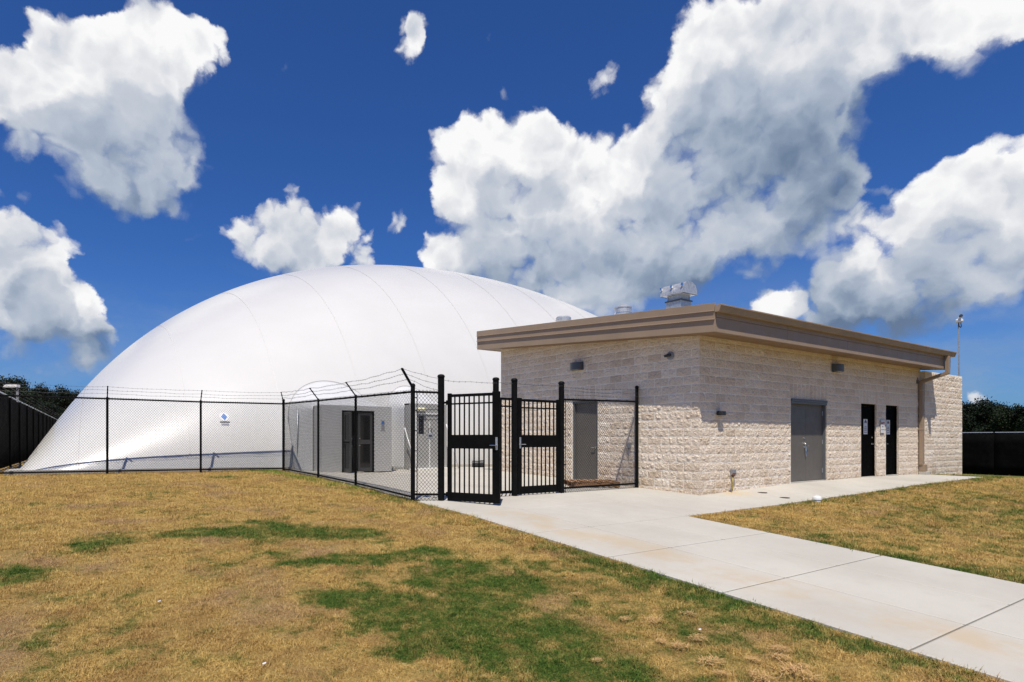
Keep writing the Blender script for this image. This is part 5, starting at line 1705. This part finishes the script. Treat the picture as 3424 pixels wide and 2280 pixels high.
glazed_leaf(ve, (dx0 + 0.07, vy0 - 0.01), (0.05, -1.0, 0), 0.54, vz0 + 0.02, dz1 - 0.06, 'left leaf standing open')
m_ = MB(); m_.box(dx0 + 0.05, dx1 - 0.6, vy0 + 0.4, vy0 + 0.44, vz0, dz1); m_.build('inner_door', MATS['dark_inside'], ve)  # added near-black sheet, paints the shade inside the open half of the doorway
m_ = MB(); m_.box(-2.80, -2.64, vy0 - 0.008, vy0 - 0.003, 1.58, 1.95); sg = m_.build('notice', MATS['vestibule_panel_light'], ve)
m_ = MB(); m_.prism([(-2.78, vy0 - 0.0085, 1.85), (-2.72, vy0 - 0.0085, 1.94), (-2.66, vy0 - 0.0085, 1.85), (-2.69, vy0 - 0.0085, 1.80), (-2.75, vy0 - 0.0085, 1.80)], (0, -0.001, 0)); m_.build('notice_mark', MATS['sign_blue'], sg)
for z in (1.74, 1.69, 1.63):
    m_ = MB(); m_.box(-2.775, -2.665, vy0 - 0.0095, vy0 - 0.0085, z, z + 0.03); m_.build('print_line', MATS['sign_grey'], sg)
hood(ve, -3.78, 1.72, 1.9, 3.52, (vx0 - 0.04, vx1 + 0.04, vz1 + 0.01), 11.35)
m_ = MB(); m_.tube([(vx0 - 0.36, 11.95, 0.2), (vx0 - 0.36, 12.0, 2.35)], 0.03, 8); m_.build('clamp_bar', MATS['galvanised_dull'], ve, smooth=True)

# emergency exit
ex0, ex1, eyf, ez1 = -1.36, 0.30, 11.1, 2.62
ezb = gz(-0.6, 11.1)
ee = thing('emergency_exit', 'narrow grey emergency exit in the dome with an exit light over its door', 'exit door', ((ex0 + ex1) / 2, eyf, ezb))
for nm, (a, b_, c_, d_, e_, f2) in (('wall_panel', (ex0, -1.05, eyf, eyf + 0.05, ezb, ez1)), ('wall_panel', (0.02, ex1, eyf, eyf + 0.05, ezb, ez1)), ('wall_panel', (-1.05, 0.02, eyf, eyf + 0.05, 2.22, ez1)),
                                   ('side_panel', (ex0, ex0 + 0.05, eyf + 0.05, 12.3, ezb, ez1)), ('side_panel', (ex1 - 0.05, ex1, eyf + 0.05, 12.3, ezb, ez1)), ('roof_panel', (ex0, ex1, eyf + 0.05, 12.4, ez1 - 0.05, ez1 - 0.003))):
    m_ = MB(); m_.box(a, b_, c_, d_, e_, f2); m_.build(nm, MATS['vestibule_panel_light'], ee)
m_ = MB(); m_.box(-1.045, 0.015, eyf + 0.01, eyf + 0.05, ezb + 0.02, 2.215); m_.build('door_leaf', MATS['vestibule_panel_light'], ee, bevel=0.004)
m_ = MB(); m_.box(-1.10, -1.05, eyf - 0.02, eyf, ezb, 2.27); m_.box(0.02, 0.07, eyf - 0.02, eyf, ezb, 2.27); m_.box(-1.05, 0.02, eyf - 0.02, eyf, 2.22, 2.27); m_.build('door_frame', MATS['white_paint'], ee)
m_ = MB(); m_.box(-0.50, -0.46, eyf - 0.012, eyf + 0.01, ezb + 0.05, 1.95); m_.build('astragal', MATS['white_paint'], ee)
m_ = MB(); m_.box(-1.08, -0.72, eyf - 0.10, eyf, 2.34, 2.47); m_.build('exit_light', MATS['white_pvc'], ee, bevel=0.01)
m_ = MB()
for x in (-1.02, -0.90, -0.78): m_.lathe((x, eyf - 0.10, 2.405), [(0.05, 0), (0.045, 0.03), (0.02, 0.045)], 14, axis=(0, -1, 0))
m_.build('lamp_lens', MATS['lens_yellow'], ee, smooth=True, auto=35)
m_ = MB(); m_.box(ex0, ex1, eyf - 0.10, eyf, ezb - 0.05, ezb + 0.03); m_.build('sill', MATS['white_pvc'], ee)
hood(ee, -0.53, 1.12, 2.1, 3.45, (ex0 - 0.03, ex1 + 0.03, ez1 + 0.01), 11.45)
for k, (a, b_) in enumerate((((-1.62, 11.0, 1.70), (-1.35, 10.55, 0.12)), ((0.15, 10.9, 1.85), (0.32, 10.3, 0.13)))):
    m_ = MB(); m_.tube([a, b_], 0.022, 8)
    o_ = m_.build('brace_rod', MATS['white_paint'], ee, smooth=True)

# black coupling at the foot of the dome
t = thing('pipe_coupling', 'short black pipe coupling lying at the foot of the dome behind the open gate', 'pipe', (2.0, 11.45, gz(2.0, 11.45)))
m_ = MB(); zc = gz(2.0, 11.45) + 0.14
m_.tube([(1.72, 11.40, zc), (2.02, 11.22, zc)], 0.13, 16); m_.build('pipe', MATS['pipe_black'], t, smooth=True, auto=40)
m_ = MB(); m_.tube([(2.0, 11.235, zc), (2.1, 11.175, zc)], 0.15, 16); m_.build('collar', MATS['pipe_black'], t, smooth=True, auto=40)

# ---------------------------------------------------------------- trees
def tree_meshes(seed, H, R, n_clump, leaf, mat, squat=0.8):
    rnd = random.Random(seed)
    tr = MB()
    tr.tube([(0, 0, -0.5), (0.05, 0.03, H * 0.25), (-0.1, 0.05, H * 0.5), (0.08, 0, H * 0.75)], 0.2, 8, radii=[H * .032, H * .026, H * .018, H * .008])
    ends = []
    for k in range(9):
        a = rnd.uniform(0, 2 * PI); z0 = H * rnd.uniform(0.22, 0.6); r_ = R * rnd.uniform(0.45, 0.85)
        e = Vector((math.cos(a) * r_, math.sin(a) * r_, z0 + H * rnd.uniform(0.12, 0.3)))
        tr.tube([(0, 0, z0), tuple(e * 0.5 + Vector((0, 0, z0 * .5 + .2))), tuple(e)], 0.08, 5, radii=[H * .012, H * .008, H * .003])
        ends.append(e)
    lobes = []
    for k in range(15):
        a = rnd.uniform(0, 2 * PI); rr = R * math.sqrt(rnd.random()) * 0.72
        z = H * (0.40 + 0.46 * rnd.random() * (1 - 0.35 * rr / R))
        lobes.append((Vector((math.cos(a) * rr, math.sin(a) * rr, z)), R * rnd.uniform(0.26, 0.44)))
    lobes.append((Vector((0, 0, H * 0.80)), R * 0.38))
    v = []; f = []
    for k in range(n_clump):
        c, lr = lobes[rnd.randrange(len(lobes))]
        u = Vector((rnd.gauss(0, 1), rnd.gauss(0, 1), rnd.gauss(0, 1))).normalized()
        rad = lr * (rnd.random() ** 0.33) * rnd.uniform(0.8, 1.15)
        p = c + Vector((u.x, u.y, u.z * squat)) * rad
        for q in range(4):
            o = p + Vector((rnd.gauss(0, 1), rnd.gauss(0, 1), rnd.gauss(0, 1))) * leaf * 1.1
            a = Vector((rnd.gauss(0, 1), rnd.gauss(0, 1), rnd.gauss(0, .6))).normalized() * leaf * rnd.uniform(0.6, 1.2)
            b_ = a.cross(Vector((rnd.gauss(0, 1), rnd.gauss(0, 1), rnd.gauss(0, 1)))).normalized() * leaf * rnd.uniform(0.3, 0.6)
            n0 = len(v)
            v += [tuple(o - a), tuple(o + b_), tuple(o + a), tuple(o - b_)]
            f.append((n0, n0 + 1, n0 + 2, n0 + 3))
    cm = bpy.data.meshes.new('crown'); cm.from_pydata(v, [], f); cm.materials.append(MATS[mat])
    tm = tr.mesh('trunk', smooth=True); tm.materials.append(MATS['bark'])
    return tm, cm
variants = [tree_meshes(1, 8.0, 3.6, 3600, 0.16, 'leaf_dark'), tree_meshes(2, 8.0, 4.2, 3800, 0.17, 'leaf_mid'), tree_meshes(3, 8.0, 3.2, 3200, 0.15, 'leaf_dark')]
def place_tree(px, t, ztop, var, label, group, wide=1.0, zb=None):
    r_ = (px - 1479) / 1985.0
    d = FWD + RGT * r_
    x, y = CAM.x + d.x * t, CAM.y + d.y * t
    z0 = gz(x, y) if zb is None else zb
    s = (ztop - z0) / 8.0
    root = thing('tree', label, 'tree', (x, y, z0), group)
    root.scale = (s * wide, s * wide, s)
    root.rotation_euler = (0, 0, (px * 0.37) % 6.28)
    for nm, me in (('trunk', variants[var][0]), ('crown', variants[var][1])):
        o = bpy.data.objects.new(nm, me); o.parent = root; link(o)
GL = 'dark trees behind the left fence'
lbl = ['dark green tree behind the left fence at the picture edge, tallest there', 'dark tree behind the left fence just past the pale lamp post', 'lower dark tree between the lamp post and the dome',
       'dark tree partly hidden by the edge of the dome', 'bushy dark tree low behind the left fence, in the front row', 'low dark bush-like tree next to the dome edge', 'outermost dark tree left of the lamp post',
       'dense dark tree filling the gap behind the lamp post', 'small dark tree right against the dome edge']
left = [(-20, 72, 1254), (62, 76, 1258), (132, 74, 1276), (200, 78, 1285), (20, 60, 1330), (165, 60, 1345), (-75, 70, 1248), (95, 64, 1310), (255, 80, 1300)]
for k, (px, t_, sy) in enumerate(left):
    place_tree(px, t_, 1.28 + (1468 - sy) / 1985.0 * t_ + 0.35, k % 3, lbl[k], GL, wide=0.62 if k not in (4, 5, 7) else 0.95)
GR_ = 'dark trees behind the right fence'
right = [(3285, 64, 1325, 0, 0.75, 'dark round-topped tree just right of the screen wall'), (3400, 60, 1352, 1, 0.7, 'dark tree at the far right edge, behind the black fence'), (3345, 70, 1372, 2, 0.9, 'lower dark tree in the dip between the two right-hand trees'),
         (3225, 66, 1348, 1, 0.7, 'dark tree half hidden behind the screen wall'), (3480, 58, 1335, 0, 0.8, 'dark tree just outside the right picture edge')]
for px, t_, sy, v_, w_, lb in right:
    place_tree(px, t_, 1.28 + (1468 - sy) / 1985.0 * t_ + 0.3, v_, lb, GR_, wide=w_)

# ---------------------------------------------------------------- grass
def tuft(name, seed, n, h, spread, mat):
    rnd = random.Random(seed)
    v = []; f = []
    for k in range(n):
        a = rnd.uniform(0, 2 * PI); r_ = spread * math.sqrt(rnd.random())
        o = Vector((math.cos(a) * r_, math.sin(a) * r_, -0.012))
        d = rnd.uniform(0, 2 * PI); lean = rnd.choice((0.4, 0.7, 1.1, 1.9, 2.6)) * rnd.uniform(0.7, 1.2)
        hh = h * rnd.uniform(0.45, 1.15)
        D_ = Vector((math.cos(d), math.sin(d), 0)); S_ = Vector((-D_.y, D_.x, 0)) * rnd.uniform(0.0011, 0.0021)
        p1 = o + Vector((0, 0, hh * 0.5)) + D_ * hh * 0.25 * lean
        p2 = o + Vector((0, 0, hh * (0.9 if lean < 1.5 else 0.55))) + D_ * hh * 0.75 * lean
        n0 = len(v)
        v += [tuple(o - S_), tuple(o + S_), tuple(p1 + S_ * 0.9), tuple(p1 - S_ * 0.9), tuple(p2)]
        f += [(n0, n0 + 1, n0 + 2, n0 + 3), (n0 + 3, n0 + 2, n0 + 4)]
    m = bpy.data.meshes.new(name); m.from_pydata(v, [], f); m.materials.append(MATS[mat])
    return m
proto_col = bpy.data.collections.new('turf_source')
for k in range(6):
    o = bpy.data.objects.new('turf_source', tuft('tuft', 30 + k, 16, 0.034, 0.035, 'turf_blade'))
    proto_col.objects.link(o)
rnd = random.Random(77)
pts = []; rots = []; scs = []
R0, R1 = 1.6, 27.0
DENS = 1500.0
target_n = 215000
def dens(r_): return DENS if r_ < 5 else DENS * (5.0 / r_) ** 1.55
# sample radius from the cumulative density
cum = []; tot = 0; N_R = 400
for i in range(N_R):
    r_ = R0 + (R1 - R0) * (i + 0.5) / N_R
    tot += dens(r_) * r_; cum.append(tot)
import bisect
half = math.radians(60)
for k in range(target_n):
    c = rnd.random() * tot
    i = bisect.bisect_left(cum, c)
    r_ = R0 + (R1 - R0) * (i + rnd.random()) / N_R
    a = YAW + rnd.uniform(-half, half * 0.95) 
    x = CAM.x + math.cos(a) * r_; y = CAM.y + math.sin(a) * r_
    if paved(x, y, 0.045 * rnd.random() ** 2) or inside_built(x, y): continue
    if y > 12.3 and x > -13.4: continue
    if x > 12.6 and y > 4: continue
    z = gz(x, y)
    near = math.hypot(x - CAM.x, y - CAM.y)
    z += mnoise.noise(Vector((x * 0.5, y * 0.5, 0))) * 0.02 * (0 if paved(x, y, -0.3) else 1) - 0.022
    s = (1.0 if r_ < 5 else (r_ / 5.0) ** 0.62) * rnd.uniform(0.7, 1.3) * (1.0 + 0.45 * mnoise.noise(Vector((x * 3.1, y * 3.1, 9))) + 0.3 * mnoise.noise(Vector((x * 9, y * 9, 3))))
    # thicker growth where the lawn is irrigated by run-off next to the path edge
    if -7.0 < x < -6.42 or (-2.7 < x < -2.3 and y < -3.4): s *= 1.25
    if r_ < 9 and mnoise.noise(Vector((x * 1.3, y * 1.3, 21))) > 0.38 and rnd.random() < 0.45: continue
    pts.append((x, y, z)); rots.append((rnd.uniform(-.2, .2), rnd.uniform(-.2, .2), rnd.uniform(0, 6.28))); scs.append(s)
gmesh = bpy.data.meshes.new('grass')
gmesh.from_pydata(pts, [], [])
at = gmesh.attributes.new('rot', 'FLOAT_VECTOR', 'POINT'); at.data.foreach_set('vector', [c for r_ in rots for c in r_])
at = gmesh.attributes.new('scl', 'FLOAT', 'POINT'); at.data.foreach_set('value', scs)
grass = bpy.data.objects.new('grass', gmesh); link(grass)
tag(grass, 'short patchy lawn, mostly dry straw-brown with green patches', 'grass', kind='stuff')
ng = bpy.data.node_groups.new('turf_scatter', 'GeometryNodeTree')
ng.interface.new_socket('Geometry', in_out='INPUT', socket_type='NodeSocketGeometry')
ng.interface.new_socket('Geometry', in_out='OUTPUT', socket_type='NodeSocketGeometry')
gi = ng.nodes.new('NodeGroupInput'); go = ng.nodes.new('NodeGroupOutput')
ip = ng.nodes.new('GeometryNodeInstanceOnPoints')
ci = ng.nodes.new('GeometryNodeCollectionInfo'); ci.inputs['Collection'].default_value = proto_col
ci.inputs['Separate Children'].default_value = True; ci.inputs['Reset Children'].default_value = True
ra = ng.nodes.new('GeometryNodeInputNamedAttribute'); ra.data_type = 'FLOAT_VECTOR'; ra.inputs['Name'].default_value = 'rot'
sa = ng.nodes.new('GeometryNodeInputNamedAttribute'); sa.data_type = 'FLOAT'; sa.inputs['Name'].default_value = 'scl'
ng.links.new(gi.outputs[0], ip.inputs['Points']); ng.links.new(ci.outputs[0], ip.inputs['Instance'])
ip.inputs['Pick Instance'].default_value = True
ng.links.new(ra.outputs['Attribute'], ip.inputs['Rotation']); ng.links.new(sa.outputs['Attribute'], ip.inputs['Scale'])
ng.links.new(ip.outputs[0], go.inputs[0])
mod = grass.modifiers.new('scatter', 'NODES'); mod.node_group = ng

# clumps of dead clippings lying on the lawn
HEAPS = [(-8.16, -5.63, 1.1), (-7.77, -6.05, 1.5), (-7.42, -5.75, 0.9), (-7.58, -5.83, 0.8), (-7.82, -4.85, 1.0), (-8.11, -5.33, 0.9), (-7.83, -5.30, 1.0), (-7.36, -4.88, 0.8),
         (-7.81, -5.75, 0.6), (-8.25, -5.78, 0.6), (-8.06, -5.96, 1.1), (-8.02, -4.71, 0.7), (-8.15, -5.2, 0.6), (-7.91, -4.0, 0.7), (-7.6, -6.0, 0.7), (-8.9, -5.2, 0.5)]
hm = []
for k in range(3):
    rnd2 = random.Random(90 + k); v = []; f = []
    for q in range(85):
        a = rnd2.uniform(0, 2 * PI); r_ = 0.075 * rnd2.random() ** 0.8
        o = Vector((math.cos(a) * r_ * 1.3, math.sin(a) * r_, 0.026 * (1 - r_ / 0.075) * rnd2.random() + 0.012))
        d = rnd2.gauss(0.4, 1.6); D_ = Vector((math.cos(d), math.sin(d), rnd2.uniform(-.15, .35))); L_ = rnd2.uniform(0.02, 0.065)
        S_ = Vector((-D_.y, D_.x, 0)) * 0.0017
        n0 = len(v); e = o + D_ * L_
        v += [tuple(o - S_), tuple(o + S_), tuple(e + S_), tuple(e - S_)]; f.append((n0, n0 + 1, n0 + 2, n0 + 3))
    m = bpy.data.meshes.new('dry_grass_clump'); m.from_pydata(v, [], f); m.materials.append(MATS['dry_straw']); hm.append(m)
for k, (x, y, s) in enumerate(HEAPS):
    o = bpy.data.objects.new('dry_grass_clump', hm[k % 3]); o.location = (x, y, gz(x, y) + 0.004); o.scale = (s, s, s); o.rotation_euler = (0, 0, k * 1.7); link(o)
    tag(o, 'largest clump of dead clippings, at the bottom edge of the lawn towards the path' if k == 1 else 'lone clump of dead clippings lying farthest left on the green grass' if k == 15 else
        'clump of dead clippings farthest up the lawn, nearest the gates' if k == 13 else 'small clump of dead straw-coloured clippings lying on the lawn near the path', 'clippings', 'clumps of dead clippings on the lawn')
for k, (x, y, lb) in enumerate(((-7.64, -5.19, 'scrap of white paper on the lawn near the path'), (-11.05, -4.16, 'tiny white scrap on the near lawn at the bottom left'), (-11.51, -2.5, 'tiny white scrap on the dry lawn at the left'))):
    z = gz(x, y) + 0.012
    m_ = MB(); m_.quadbox([(x - .012, y - .008, z), (x + .012, y - .009, z + .004), (x + .014, y + .008, z + .006), (x - .010, y + .009, z + .002),
                           (x - .012, y - .008, z + .003), (x + .012, y - .009, z + .008), (x + .014, y + .008, z + .009), (x - .010, y + .009, z + .005)])
    o = m_.build('paper_scrap', MATS['sign_white'], loc=(x, y, z)); tag(o, lb, 'litter')
